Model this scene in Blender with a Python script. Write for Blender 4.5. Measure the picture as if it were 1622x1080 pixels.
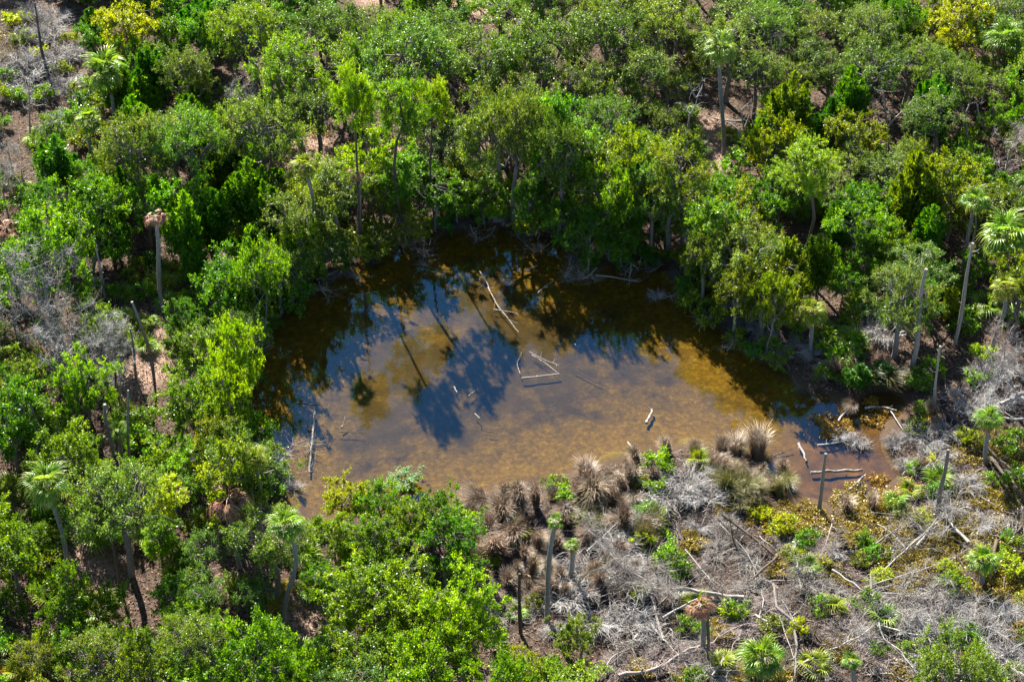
import bpy, math, random
import numpy as np
from mathutils import Vector, Matrix, Euler

R = math.radians
# ------------------------------------------------------------------ scene, camera, sky, sun, exposure
scene = bpy.context.scene
for o in list(bpy.data.objects):
    bpy.data.objects.remove(o)
COL = scene.collection

CAM = np.array([0.0, -115.0, 90.0])
PITCH = R(38.0)                 # camera looks 38 degrees below the horizon
FPX = 3154.0                    # focal length in pixels of the 1622 wide photograph
cam_d = bpy.data.cameras.new('camera')
cam_d.sensor_width = 36.0
cam_d.lens = FPX / 1622.0 * 36.0
cam_d.clip_start = 1.0
cam_d.clip_end = 6000.0
cam = bpy.data.objects.new('camera', cam_d)
COL.objects.link(cam)
cam.location = CAM
cam.rotation_euler = (math.pi / 2 - PITCH, 0, 0)
scene.camera = cam

SUN_EL, SUN_AZ = R(37.0), R(-19.0)     # sun stands beyond the pond, to the left
world = bpy.data.worlds.new('World')
scene.world = world
world.use_nodes = True
wn = world.node_tree
sky = wn.nodes.new('ShaderNodeTexSky')
sky.sky_type = 'NISHITA'
sky.sun_disc = False
sky.sun_elevation = SUN_EL
sky.sun_rotation = SUN_AZ % (2 * math.pi)
sky.air_density = 1.0
sky.dust_density = 0.1
sky.ozone_density = 1.6
bg = wn.nodes['Background']
bg.inputs['Strength'].default_value = 0.05
wn.links.new(sky.outputs[0], bg.inputs['Color'])

sl = bpy.data.lights.new('sun', 'SUN')
sl.energy = 5.0
sl.angle = R(0.53)
sl.color = (1.0, 0.95, 0.84)
sun = bpy.data.objects.new('sun', sl)
COL.objects.link(sun)
sv = Vector((math.sin(SUN_AZ) * math.cos(SUN_EL), math.cos(SUN_AZ) * math.cos(SUN_EL), math.sin(SUN_EL)))
sun.rotation_euler = sv.to_track_quat('Z', 'Y').to_euler()
sun.location = (-60, 120, 130)

vs = scene.view_settings
vs.view_transform = 'Standard'
vs.look = 'None'
vs.gamma = 1.0
vs.use_curve_mapping = False
vs.exposure = 2.45
scene.render.engine = 'CYCLES'
scene.cycles.max_bounces = 4
scene.cycles.diffuse_bounces = 2
scene.cycles.glossy_bounces = 2
scene.cycles.transparent_max_bounces = 6

# ------------------------------------------------------------------ pixel <-> place
FW = np.array([0, math.cos(PITCH), -math.sin(PITCH)])
UP = np.array([0, math.sin(PITCH), math.cos(PITCH)])
RT = np.array([1.0, 0, 0])
def ray(u, v):
    d = FW * FPX + RT * (u - 811.0) - UP * (v - 540.0)
    return d / np.linalg.norm(d)
def at(u, v, z=0.0):                       # point seen at pixel (u, v) that lies at height z
    d = ray(u, v)
    return CAM + d * ((z - CAM[2]) / d[2])
def at_depth(u, v, y):                     # point seen at pixel (u, v) that lies at depth y
    d = ray(u, v)
    return CAM + d * ((y - CAM[1]) / d[1])
def project(p):
    q = np.asarray(p, float) - CAM
    w = q @ FW
    return 811 + FPX * (q @ RT) / w, 540 - FPX * (q @ UP) / w
def ppm(p):                                # photograph pixels per metre at p
    return FPX / np.linalg.norm(np.asarray(p, float) - CAM)

# ------------------------------------------------------------------ polygons of the place
def poly(pts, z=0.0):
    return np.array([at(u, v, z)[:2] for u, v in pts])
def sdist(P, xy):                          # signed distance of points xy to polygon P, negative inside
    xy = np.atleast_2d(xy)
    A, B = P, np.roll(P, -1, 0)
    best = np.full(len(xy), 1e9)
    inside = np.zeros(len(xy), bool)
    for a, b in zip(A, B):
        ab = b - a
        t = np.clip(((xy - a) @ ab) / max(ab @ ab, 1e-9), 0, 1)
        best = np.minimum(best, np.linalg.norm(xy - (a + t[:, None] * ab), axis=1))
        c = ((a[1] > xy[:, 1]) != (b[1] > xy[:, 1]))
        xs = (b[0] - a[0]) * (xy[:, 1] - a[1]) / (b[1] - a[1] if b[1] != a[1] else 1e-9) + a[0]
        inside ^= c & (xy[:, 0] < xs)
    return np.where(inside, -best, best)

POND = poly([(535, 425), (575, 405), (640, 385), (690, 360), (760, 352), (830, 366), (890, 385), (925, 425), (985, 418),
             (1040, 412), (1075, 440), (1100, 480), (1150, 530), (1195, 555), (1245, 592), (1290, 622), (1345, 632),
             (1395, 622), (1435, 628), (1430, 660), (1395, 690), (1415, 722), (1420, 765), (1385, 798), (1330, 806),
             (1270, 800), (1225, 782), (1215, 730), (1150, 706), (1060, 708), (985, 726), (930, 742), (870, 762), (800, 772),
             (740, 790), (690, 815), (600, 822), (490, 825), (425, 770), (380, 722), (385, 650), (398, 590), (415, 545),
             (440, 505), (475, 465)])
MARSH = poly([(740, 765), (860, 765), (1000, 722), (1150, 706), (1240, 740), (1300, 806), (1420, 790), (1440, 640), (1500, 600),
              (1622, 560), (1700, 560), (1760, 1120), (960, 1120), (930, 1010), (800, 1010), (730, 940), (740, 850)])
CLEAR = [poly(p) for p in (
    [(580, 225), (640, 218), (690, 235), (770, 232), (770, 262), (690, 285), (600, 290), (570, 260)],
    [(452, 215), (500, 205), (540, 250), (520, 282), (462, 270)],
    [(1110, 195), (1145, 195), (1150, 285), (1105, 300)],
    [(458, 955), (545, 955), (560, 1010), (500, 1035), (450, 1010)],
    [(110, 850), (150, 830), (190, 935), (130, 960)],
    [(-40, 20), (60, -10), (140, 60), (135, 150), (60, 165), (-40, 165)],
    [(700, -20), (790, -20), (775, 40), (705, 45)],
    [(560, -30), (620, -30), (610, 15), (565, 18)],
    [(225, 560), (262, 520), (272, 600), (205, 640), (200, 600)],
)]
SCRUB = CLEAR[5]
INLET = poly([(1255, 690), (1290, 610), (1440, 600), (1470, 680), (1440, 820), (1250, 830), (1235, 760)])
def clear_sd(xy):
    return np.min([sdist(c, xy) for c in CLEAR], axis=0)

_ns = np.random.RandomState(5)
_K = [(_ns.uniform(0.05, 0.5), _ns.uniform(0, 6.28), _ns.uniform(0, 6.28)) for _ in range(14)]
def wob(x, y):
    s = 0
    for k, a, p in _K:
        s = s + np.sin(k * (x * np.cos(a) + y * np.sin(a)) + p) / (1 + 6 * k)
    return s / 3.0
def ground_z(x, y, sd=None):
    xy = np.stack([np.atleast_1d(x), np.atleast_1d(y)], 1)
    if sd is None:
        sd = sdist(POND, xy)
    w = wob(xy[:, 0], xy[:, 1])
    sdw = sd + 0.45 * np.sin(xy[:, 0] * 1.3 + 2 * np.sin(xy[:, 1] * .7)) + 0.35 * np.sin(xy[:, 1] * 1.7 + xy[:, 0] * .6)
    out = 0.06 + 0.5 * (1 - np.exp(-np.maximum(sdw, 0) / 3.5)) + 0.22 * w * np.clip(sdw / 4, 0, 1)
    ins = 0.06 - 0.42 * (1 - np.exp(np.minimum(sdw, 0) / 1.6))
    return np.where(sdw > 0, out, ins)
def gz(x, y):
    return float(ground_z(x, y)[0])
def on_ground(u, v, h=0.0):                # place seen at pixel (u, v) at height h over the ground there
    p = at(u, v, h)
    for _ in range(3):
        p = at(u, v, gz(p[0], p[1]) + h)
    return p

# ------------------------------------------------------------------ materials
def ramp(nt, stops):
    r = nt.nodes.new('ShaderNodeValToRGB')
    e = r.color_ramp.elements
    while len(e) < len(stops):
        e.new(0.5)
    for i, (p, c) in enumerate(stops):
        e[i].position = p
        e[i].color = (*c, 1)
    return r
def mat(name):
    m = bpy.data.materials.new(name)
    m.use_nodes = True
    nt = m.node_tree
    return m, nt, nt.nodes['Principled BSDF'], nt.nodes['Material Output']
def math_n(nt, op, a, b=None):
    n = nt.nodes.new('ShaderNodeMath'); n.operation = op
    for i, x in enumerate((a, b)):
        if x is None: continue
        if isinstance(x, (int, float)): n.inputs[i].default_value = x
        else: nt.links.new(x, n.inputs[i])
    return n.outputs[0]
def leaf_mat(name, dark, mid, light, trans=0.42, hue=0.03, val=0.48, rough=0.42):
    """leaf blades: three leaf colours picked leaf by leaf, shifted a little from plant to plant, light shining through"""
    m, nt, p, out = mat(name)
    a = nt.nodes.new('ShaderNodeAttribute'); a.attribute_name = 'tone'
    oi = nt.nodes.new('ShaderNodeObjectInfo')
    cr = ramp(nt, [(0.0, dark), (0.5, mid), (1.0, light)])
    nt.links.new(a.outputs['Fac'], cr.inputs['Fac'])
    h = nt.nodes.new('ShaderNodeHueSaturation')
    nt.links.new(cr.outputs['Color'], h.inputs['Color'])
    nt.links.new(math_n(nt, 'ADD', math_n(nt, 'MULTIPLY', oi.outputs['Random'], hue), 0.498 - hue / 2), h.inputs['Hue'])
    r2 = math_n(nt, 'FRACT', math_n(nt, 'MULTIPLY', oi.outputs['Random'], 37.3))
    nt.links.new(math_n(nt, 'ADD', math_n(nt, 'MULTIPLY', r2, val), 1 - val / 2), h.inputs['Value'])
    nt.links.new(h.outputs['Color'], p.inputs['Base Color'])
    p.inputs['Roughness'].default_value = rough
    p.inputs['Specular IOR Level'].default_value = 0.25
    if trans > 0:
        t = nt.nodes.new('ShaderNodeBsdfTranslucent')
        h2 = nt.nodes.new('ShaderNodeHueSaturation')
        h2.inputs['Hue'].default_value = 0.485
        h2.inputs['Saturation'].default_value = 1.1
        h2.inputs['Value'].default_value = 1.6
        nt.links.new(h.outputs['Color'], h2.inputs['Color'])
        nt.links.new(h2.outputs['Color'], t.inputs['Color'])
        mx = nt.nodes.new('ShaderNodeMixShader'); mx.inputs[0].default_value = trans
        nt.links.new(p.outputs[0], mx.inputs[1]); nt.links.new(t.outputs[0], mx.inputs[2])
        nt.links.new(mx.outputs[0], out.inputs['Surface'])
    return m
def wood_mat(name, dark, light, scale=6.0, rough=0.85, streak=(8, 8, 1.2), val=0.3):
    m, nt, p, out = mat(name)
    tc = nt.nodes.new('ShaderNodeTexCoord')
    mp = nt.nodes.new('ShaderNodeMapping'); mp.inputs['Scale'].default_value = streak
    nt.links.new(tc.outputs['Object'], mp.inputs['Vector'])
    n = nt.nodes.new('ShaderNodeTexNoise'); n.inputs['Scale'].default_value = scale; n.inputs['Detail'].default_value = 5
    nt.links.new(mp.outputs[0], n.inputs['Vector'])
    cr = ramp(nt, [(0.3, dark), (0.7, light)])
    nt.links.new(n.outputs['Fac'], cr.inputs['Fac'])
    oi = nt.nodes.new('ShaderNodeObjectInfo')
    h = nt.nodes.new('ShaderNodeHueSaturation')
    nt.links.new(cr.outputs['Color'], h.inputs['Color'])
    nt.links.new(math_n(nt, 'ADD', math_n(nt, 'MULTIPLY', oi.outputs['Random'], val), 1 - val / 2), h.inputs['Value'])
    nt.links.new(h.outputs['Color'], p.inputs['Base Color'])
    p.inputs['Roughness'].default_value = rough
    p.inputs['Specular IOR Level'].default_value = 0.2
    b = nt.nodes.new('ShaderNodeBump'); b.inputs['Strength'].default_value = 0.6; b.inputs['Distance'].default_value = 0.03
    nt.links.new(n.outputs['Fac'], b.inputs['Height']); nt.links.new(b.outputs[0], p.inputs['Normal'])
    return m

M = {}
M['green'] = leaf_mat('leaf_green', (.016, .068, .003), (.056, .160, .005), (.150, .285, .008))
M['bright'] = leaf_mat('leaf_bright', (.028, .092, .003), (.095, .205, .004), (.215, .335, .008))
M['yellow'] = leaf_mat('leaf_yellow', (.130, .180, .004), (.230, .290, .006), (.360, .390, .012))
M['olive'] = leaf_mat('leaf_olive', (.032, .068, .003), (.105, .158, .007), (.230, .262, .016))
M['oak'] = leaf_mat('leaf_oak', (.018, .056, .006), (.072, .140, .013), (.190, .260, .042), trans=0.35, hue=0.05)
M['cedar'] = leaf_mat('leaf_cedar', (.010, .060, .004), (.034, .135, .006), (.090, .220, .010), trans=0.35)
M['palm'] = leaf_mat('leaf_palm', (.050, .130, .008), (.105, .205, .016), (.260, .330, .080), trans=0.35, rough=0.35)
M['palm_yellow'] = leaf_mat('leaf_palm_yellow', (.080, .130, .008), (.155, .210, .014), (.280, .310, .050), trans=0.35, rough=0.4)
M['palm_dead'] = leaf_mat('leaf_palm_dead', (.110, .050, .028), (.210, .105, .055), (.330, .200, .120), trans=0.15)
M['sedge'] = leaf_mat('leaf_sedge', (.050, .032, .020), (.130, .090, .058), (.330, .260, .185), trans=0.15, hue=0.02)
M['sedge_green'] = leaf_mat('leaf_sedge_green', (.040, .046, .012), (.092, .095, .026), (.200, .175, .075), trans=0.2)
M['succulent'] = leaf_mat('leaf_succulent', (.110, .095, .010), (.220, .170, .014), (.330, .250, .025), trans=0.25, hue=0.0)
M['orange_plant'] = leaf_mat('leaf_orange', (.110, .062, .006), (.215, .130, .010), (.310, .215, .024), trans=0.25)
M['litter'] = leaf_mat('dry_leaf', (.036, .021, .014), (.090, .056, .039), (.210, .142, .104), trans=0.0, rough=.95)
M['bark_grey'] = wood_mat('bark_grey', (.075, .066, .058), (.210, .190, .170))
M['bark_brown'] = wood_mat('bark_brown', (.040, .030, .024), (.120, .092, .070))
M['bark_palm'] = wood_mat('bark_palm', (.095, .092, .088), (.230, .222, .210), scale=3, streak=(2, 2, 9))
M['dead_wood'] = wood_mat('dead_wood', (.140, .122, .108), (.340, .308, .280))
M['bleached'] = wood_mat('bleached_wood', (.140, .128, .118), (.360, .338, .312))
M['dark_wood'] = wood_mat('dark_wet_wood', (.028, .022, .018), (.110, .086, .066))
M['drift'] = wood_mat('stained_driftwood', (.040, .033, .026), (.300, .270, .240), scale=2.2, streak=(2.5, 2.5, 2.5))
M['twig_grey'] = wood_mat('twig_grey', (.120, .108, .100), (.400, .380, .365), scale=1.2, streak=(1, 1, 1), val=.75)
M['twig_pink'] = wood_mat('twig_pink', (.150, .118, .108), (.340, .285, .265))

# ------------------------------------------------------------------ mesh builder
class MB:
    def __init__(s):
        s.v = []; s.f = []; s.t = []; s.n = 0
    def add(s, verts, faces, tone):
        verts = np.asarray(verts, float)
        s.v.append(verts)
        s.f.append(np.asarray(faces, int) + s.n)
        s.t.append(np.full(len(faces), tone) if np.isscalar(tone) else np.asarray(tone))
        s.n += len(verts)
    def leaves(s, c, d, nrm, L, W, tone):
        """rhombic leaf blades: centres c, long axes d, normals nrm"""
        d = d / np.linalg.norm(d, axis=1, keepdims=True)
        side = np.cross(nrm, d)
        side /= np.linalg.norm(side, axis=1, keepdims=True) + 1e-9
        L = np.broadcast_to(L, (len(c),))[:, None]; W = np.broadcast_to(W, (len(c),))[:, None]
        q = np.stack([c - d * L * .5, c + side * W * .5 - d * L * .08, c + d * L * .5, c - side * W * .5 - d * L * .08], 1).reshape(-1, 3)
        s.add(q, np.arange(len(q)).reshape(-1, 4), tone)
    def tube(s, pts, rad, sides=5, tone=0.5, cap=False):
        pts = np.asarray(pts, float); k = len(pts)
        rad = np.broadcast_to(rad, (k,))
        tg = np.gradient(pts, axis=0)
        tg /= np.linalg.norm(tg, axis=1, keepdims=True) + 1e-9
        ref = np.where(np.abs(tg[:, 2:3]) < 0.9, np.array([[0, 0, 1.0]]), np.array([[1.0, 0, 0]]))
        ref = np.broadcast_to(ref[0], tg.shape)
        a = np.cross(tg, ref); a /= np.linalg.norm(a, axis=1, keepdims=True) + 1e-9
        b = np.cross(tg, a)
        th = np.linspace(0, 2 * np.pi, sides, endpoint=False)
        ring = pts[:, None] + rad[:, None, None] * (a[:, None] * np.cos(th)[None, :, None] + b[:, None] * np.sin(th)[None, :, None])
        f = []
        for i in range(k - 1):
            for j in range(sides):
                j2 = (j + 1) % sides
                f.append((i * sides + j, i * sides + j2, (i + 1) * sides + j2, (i + 1) * sides + j))
        s.add(ring.reshape(-1, 3), f, tone)
        if cap and sides >= 4:
            for e, r in ((0, ring[0]), (1, ring[-1])):
                ctr = r.mean(0, keepdims=True)
                vv = np.concatenate([r, ctr])
                s.add(vv, [(j, (j + 1) % sides, sides, sides) for j in range(sides)], tone)
    def twigs(s, p0, p1, p2, r, tone=0.5):
        """many thin three-sided bent twigs at once"""
        n = len(p0)
        d = p2 - p0; d /= np.linalg.norm(d, axis=1, keepdims=True) + 1e-9
        ref = np.where(np.abs(d[:, 2:3]) < .9, np.array([[0, 0, 1.]]), np.array([[1., 0, 0]]))
        a = np.cross(d, ref); a /= np.linalg.norm(a, axis=1, keepdims=True) + 1e-9
        b = np.cross(d, a)
        r = np.broadcast_to(r, (n,))[:, None]
        V = []
        for P, k in ((p0, 1.), (p1, .75), (p2, .35)):
            for th in (0, 2.094, 4.189):
                V.append(P + r * k * (a * math.cos(th) + b * math.sin(th)))
        V = np.stack(V, 1).reshape(-1, 3)
        base = np.arange(n)[:, None, None] * 9
        F = np.array([(i * 3 + j, i * 3 + (j + 1) % 3, i * 3 + 3 + (j + 1) % 3, i * 3 + 3 + j) for i in (0, 1) for j in range(3)])
        F = (base + F[None]).reshape(-1, 4)
        s.add(V, F, np.repeat(np.broadcast_to(tone, (n,)), 6))
    def mesh(s, name, m, smooth=False):
        v = np.concatenate(s.v); f = np.concatenate(s.f); t = np.concatenate(s.t)
        # faces given as (a, b, c, c) are triangles
        tri = f[:, 2] == f[:, 3]
        sizes = np.where(tri, 3, 4)
        loops = f.reshape(-1)[np.stack([np.ones_like(tri), np.ones_like(tri), np.ones_like(tri), ~tri], 1).reshape(-1).astype(bool)]
        me = bpy.data.meshes.new(name)
        me.vertices.add(len(v)); me.vertices.foreach_set('co', v.astype(np.float32).reshape(-1))
        me.loops.add(len(loops)); me.loops.foreach_set('vertex_index', loops.astype(np.int32))
        me.polygons.add(len(f))
        starts = np.concatenate([[0], np.cumsum(sizes)[:-1]])
        me.polygons.foreach_set('loop_start', starts.astype(np.int32))
        me.polygons.foreach_set('loop_total', sizes.astype(np.int32))
        if smooth:
            me.polygons.foreach_set('use_smooth', np.ones(len(f), bool))
        at_ = me.attributes.new('tone', 'FLOAT', 'FACE')
        at_.data.foreach_set('value', t.astype(np.float32))
        me.update(calc_edges=True)
        me.materials.append(m)
        return me

def link(name, data, parent=None, loc=None, rot=None, scale=None):
    o = bpy.data.objects.new(name, data)
    COL.objects.link(o)
    if parent is not None: o.parent = parent
    if loc is not None: o.location = loc
    if rot is not None: o.rotation_euler = rot
    if scale is not None: o.scale = scale
    return o
def tag(o, label, cat, group=None):
    o['label'] = label; o['category'] = cat
    if group: o['group'] = group
    return o
def override(o, m):
    o.material_slots[0].link = 'OBJECT'
    o.material_slots[0].material = m

def unit(a):
    return a / (np.linalg.norm(a, axis=-1, keepdims=True) + 1e-9)

# ------------------------------------------------------------------ the ground and the pond
def build_ground():
    xs = np.concatenate([[-2500, -800, -300, -140, -90], np.arange(-66, 66.1, 0.5), [90, 140, 300, 800, 2500]])
    ys = np.concatenate([[-2500, -800, -300, -120, -70], np.arange(-48, 72.1, 0.5), [90, 140, 300, 800, 2500]])
    X, Y = np.meshgrid(xs, ys)
    xy = np.stack([X.ravel(), Y.ravel()], 1)
    sd = sdist(POND, xy)
    Z = ground_z(xy[:, 0], xy[:, 1], sd)
    marsh = np.clip(0.5 - sdist(MARSH, xy) / 5, 0, 1)
    marsh = np.maximum(marsh, np.clip(0.5 - sdist(SCRUB, xy) / 5, 0, 1))
    sand = np.clip(0.5 - clear_sd(xy) / 3, 0, 1)
    nx, ny = len(xs), len(ys)
    i = np.arange((ny - 1) * nx).reshape(ny - 1, nx)[:, :-1].ravel()
    F = np.stack([i, i + 1, i + nx + 1, i + nx], 1)
    me = bpy.data.meshes.new('ground')
    me.from_pydata(np.stack([xy[:, 0], xy[:, 1], Z], 1).tolist(), [], F.tolist())
    inlet = np.clip(0.5 - sdist(INLET, xy) / 4, 0, 1)
    for nm, val in (('inlet', inlet), ('shore', sd), ('marsh', marsh), ('sand', sand)):
        a = me.attributes.new(nm, 'FLOAT', 'POINT'); a.data.foreach_set('value', val.astype(np.float32))
    me.polygons.foreach_set('use_smooth', np.ones(len(F), bool))
    m, nt, p, out = mat('earth')
    L = nt.links.new
    tc = nt.nodes.new('ShaderNodeTexCoord')
    def noise(sc, det=6, rough=.6):
        n = nt.nodes.new('ShaderNodeTexNoise'); n.inputs['Scale'].default_value = sc
        n.inputs['Detail'].default_value = det; n.inputs['Roughness'].default_value = rough
        L(tc.outputs['Object'], n.inputs['Vector']); return n
    def attr(nm):
        a = nt.nodes.new('ShaderNodeAttribute'); a.attribute_name = nm; return a.outputs['Fac']
    def mix(f, a, b):
        n = nt.nodes.new('ShaderNodeMix'); n.data_type = 'RGBA'
        L(f, n.inputs['Factor']); L(a, n.inputs[6]); L(b, n.inputs[7]); return n.outputs[2]
    def maprange(x, a, b):
        n = nt.nodes.new('ShaderNodeMapRange'); n.inputs[1].default_value = a; n.inputs[2].default_value = b
        L(x, n.inputs[0]); return n.outputs[0]
    nf = noise(3.5, 8, .7); nm_ = noise(.35, 5); ns = noise(9, 6, .75)
    litter = ramp(nt, [(.30, (.018, .011, .007)), (.5, (.052, .032, .022)), (.72, (.150, .100, .072))]); L(nf.outputs['Fac'], litter.inputs['Fac'])
    sand = ramp(nt, [(.30, (.080, .046, .032)), (.5, (.220, .140, .100)), (.70, (.400, .285, .215))]); L(ns.outputs['Fac'], sand.inputs['Fac'])
    marsh = ramp(nt, [(.34, (.014, .010, .008)), (.52, (.042, .030, .024)), (.72, (.130, .096, .080))]); L(nf.outputs['Fac'], marsh.inputs['Fac'])
    # pond bed: brown silt with golden algae mats
    n1 = noise(.20, 5, .6); n2 = noise(.75, 8, .70); n3 = noise(2.6, 7, .75)
    silt = ramp(nt, [(.30, (.018, .014, .006)), (.7, (.050, .037, .014))]); L(n2.outputs['Fac'], silt.inputs['Fac'])
    algae = ramp(nt, [(.32, (.042, .028, .003)), (.55, (.105, .071, .005)), (.75, (.215, .156, .015))]); L(n3.outputs['Fac'], algae.inputs['Fac'])
    sh = attr('shore')
    am = math_n(nt, 'ADD', math_n(nt, 'ADD', n1.outputs['Fac'], math_n(nt, 'MULTIPLY', n2.outputs['Fac'], 1.1)), math_n(nt, 'MULTIPLY', maprange(sh, -9.0, -0.5), .62))
    am_f = maprange(math_n(nt, 'MULTIPLY', am, .5), .54, .74)
    bed = mix(am_f, silt.outputs['Color'], algae.outputs['Color'])
    mud = ramp(nt, [(.35, (.036, .021, .009)), (.6, (.090, .052, .018)), (.75, (.150, .086, .024))]); L(n2.outputs['Fac'], mud.inputs['Fac'])
    bed = mix(attr('inlet'), bed, mud.outputs['Color'])
    land = mix(attr('marsh'), mix(maprange(math_n(nt, 'ADD', attr('sand'), math_n(nt, 'MULTIPLY', nm_.outputs['Fac'], .5)), .45, .95),
               litter.outputs['Color'], sand.outputs['Color']), marsh.outputs['Color'])
    # a dark wet rim along the waterline
    rim = nt.nodes.new('ShaderNodeRGB'); rim.outputs[0].default_value = (.060, .038, .024, 1)
    shw = math_n(nt, 'ADD', sh, math_n(nt, 'MULTIPLY', math_n(nt, 'SUBTRACT', nf.outputs['Fac'], .5), 2.0))
    c1 = mix(maprange(shw, 0.2, 2.4), rim.outputs[0], land)
    c2 = mix(maprange(shw, -1.0, 0.2), bed, c1)
    L(c2, p.inputs['Base Color'])
    p.inputs['Roughness'].default_value = .95
    p.inputs['Specular IOR Level'].default_value = .15
    b = nt.nodes.new('ShaderNodeBump'); b.inputs['Strength'].default_value = .9; b.inputs['Distance'].default_value = .12
    L(ns.outputs['Fac'], b.inputs['Height']); L(b.outputs[0], p.inputs['Normal'])
    me.materials.append(m)
    o = link('ground', me); o['kind'] = 'structure'
    o['label'] = 'brown leaf-littered forest floor sloping into the silty pond bed'

    # the water sheet reaches a little into the bank, so the waterline is where the ground rises through it
    c = POND.mean(0)
    P = []
    for k in range(len(POND)):
        a, b_, d_ = POND[k - 1], POND[k], POND[(k + 1) % len(POND)]
        t = d_ - a; nrm = np.array([t[1], -t[0]]); nrm /= np.linalg.norm(nrm)
        q = b_ + nrm * 1.6
        if sdist(POND, q)[0] < 0: q = b_ - nrm * 1.6
        P.append(q)
    me = bpy.data.meshes.new('pond_water')
    area = sum(P[k - 1][0] * P[k][1] - P[k][0] * P[k - 1][1] for k in range(len(P)))
    if area < 0: P = P[::-1]            # the face must look up
    me.from_pydata([(x, y, 0.0) for x, y in P], [], [list(range(len(P)))])
    m, nt, p, out = mat('water')
    nt.nodes.remove(p)
    tr = nt.nodes.new('ShaderNodeBsdfTransparent'); tr.inputs['Color'].default_value = (.90, .80, .60, 1)
    gl = nt.nodes.new('ShaderNodeBsdfGlossy'); gl.inputs['Roughness'].default_value = .035; gl.inputs['Color'].default_value = (.22, .66, 1.0, 1)
    fr = nt.nodes.new('ShaderNodeFresnel'); fr.inputs['IOR'].default_value = 1.55
    # the same share is mirrored from above and from below the sheet, so that light leaves and enters alike
    geo = nt.nodes.new('ShaderNodeNewGeometry')
    ior = math_n(nt, 'ADD', math_n(nt, 'MULTIPLY', geo.outputs['Backfacing'], 1 / 1.6 - 1.6), 1.6)
    nt.links.new(ior, fr.inputs['IOR'])
    mx = nt.nodes.new('ShaderNodeMixShader')
    tc = nt.nodes.new('ShaderNodeTexCoord')
    n = nt.nodes.new('ShaderNodeTexNoise'); n.inputs['Scale'].default_value = 1.3; n.inputs['Detail'].default_value = 3
    nt.links.new(tc.outputs['Object'], n.inputs['Vector'])
    b = nt.nodes.new('ShaderNodeBump'); b.inputs['Strength'].default_value = .12; b.inputs['Distance'].default_value = .06
    nt.links.new(n.outputs['Fac'], b.inputs['Height'])
    nt.links.new(b.outputs[0], gl.inputs['Normal'])
    nt.links.new(fr.outputs[0], mx.inputs[0]); nt.links.new(tr.outputs[0], mx.inputs[1]); nt.links.new(gl.outputs[0], mx.inputs[2])
    nt.links.new(mx.outputs[0], out.inputs['Surface'])
    me.materials.append(m)
    o = link('pond_water', me); o['kind'] = 'structure'
    o['label'] = 'shallow still brown pond water mirroring the sky'
build_ground()

# ------------------------------------------------------------------ tree prototypes (meshes shared by the copies)
def bent(rng, a, b, n=4, sag=0.12):
    a = np.asarray(a, float); b = np.asarray(b, float)
    t = np.linspace(0, 1, n)[:, None]
    L = np.linalg.norm(b - a)
    off = rng.normal(size=3) * L * sag
    off2 = rng.normal(size=3) * L * sag * .5
    return a + (b - a) * t + off * np.sin(t * np.pi) + off2 * np.sin(2 * t * np.pi)

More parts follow.
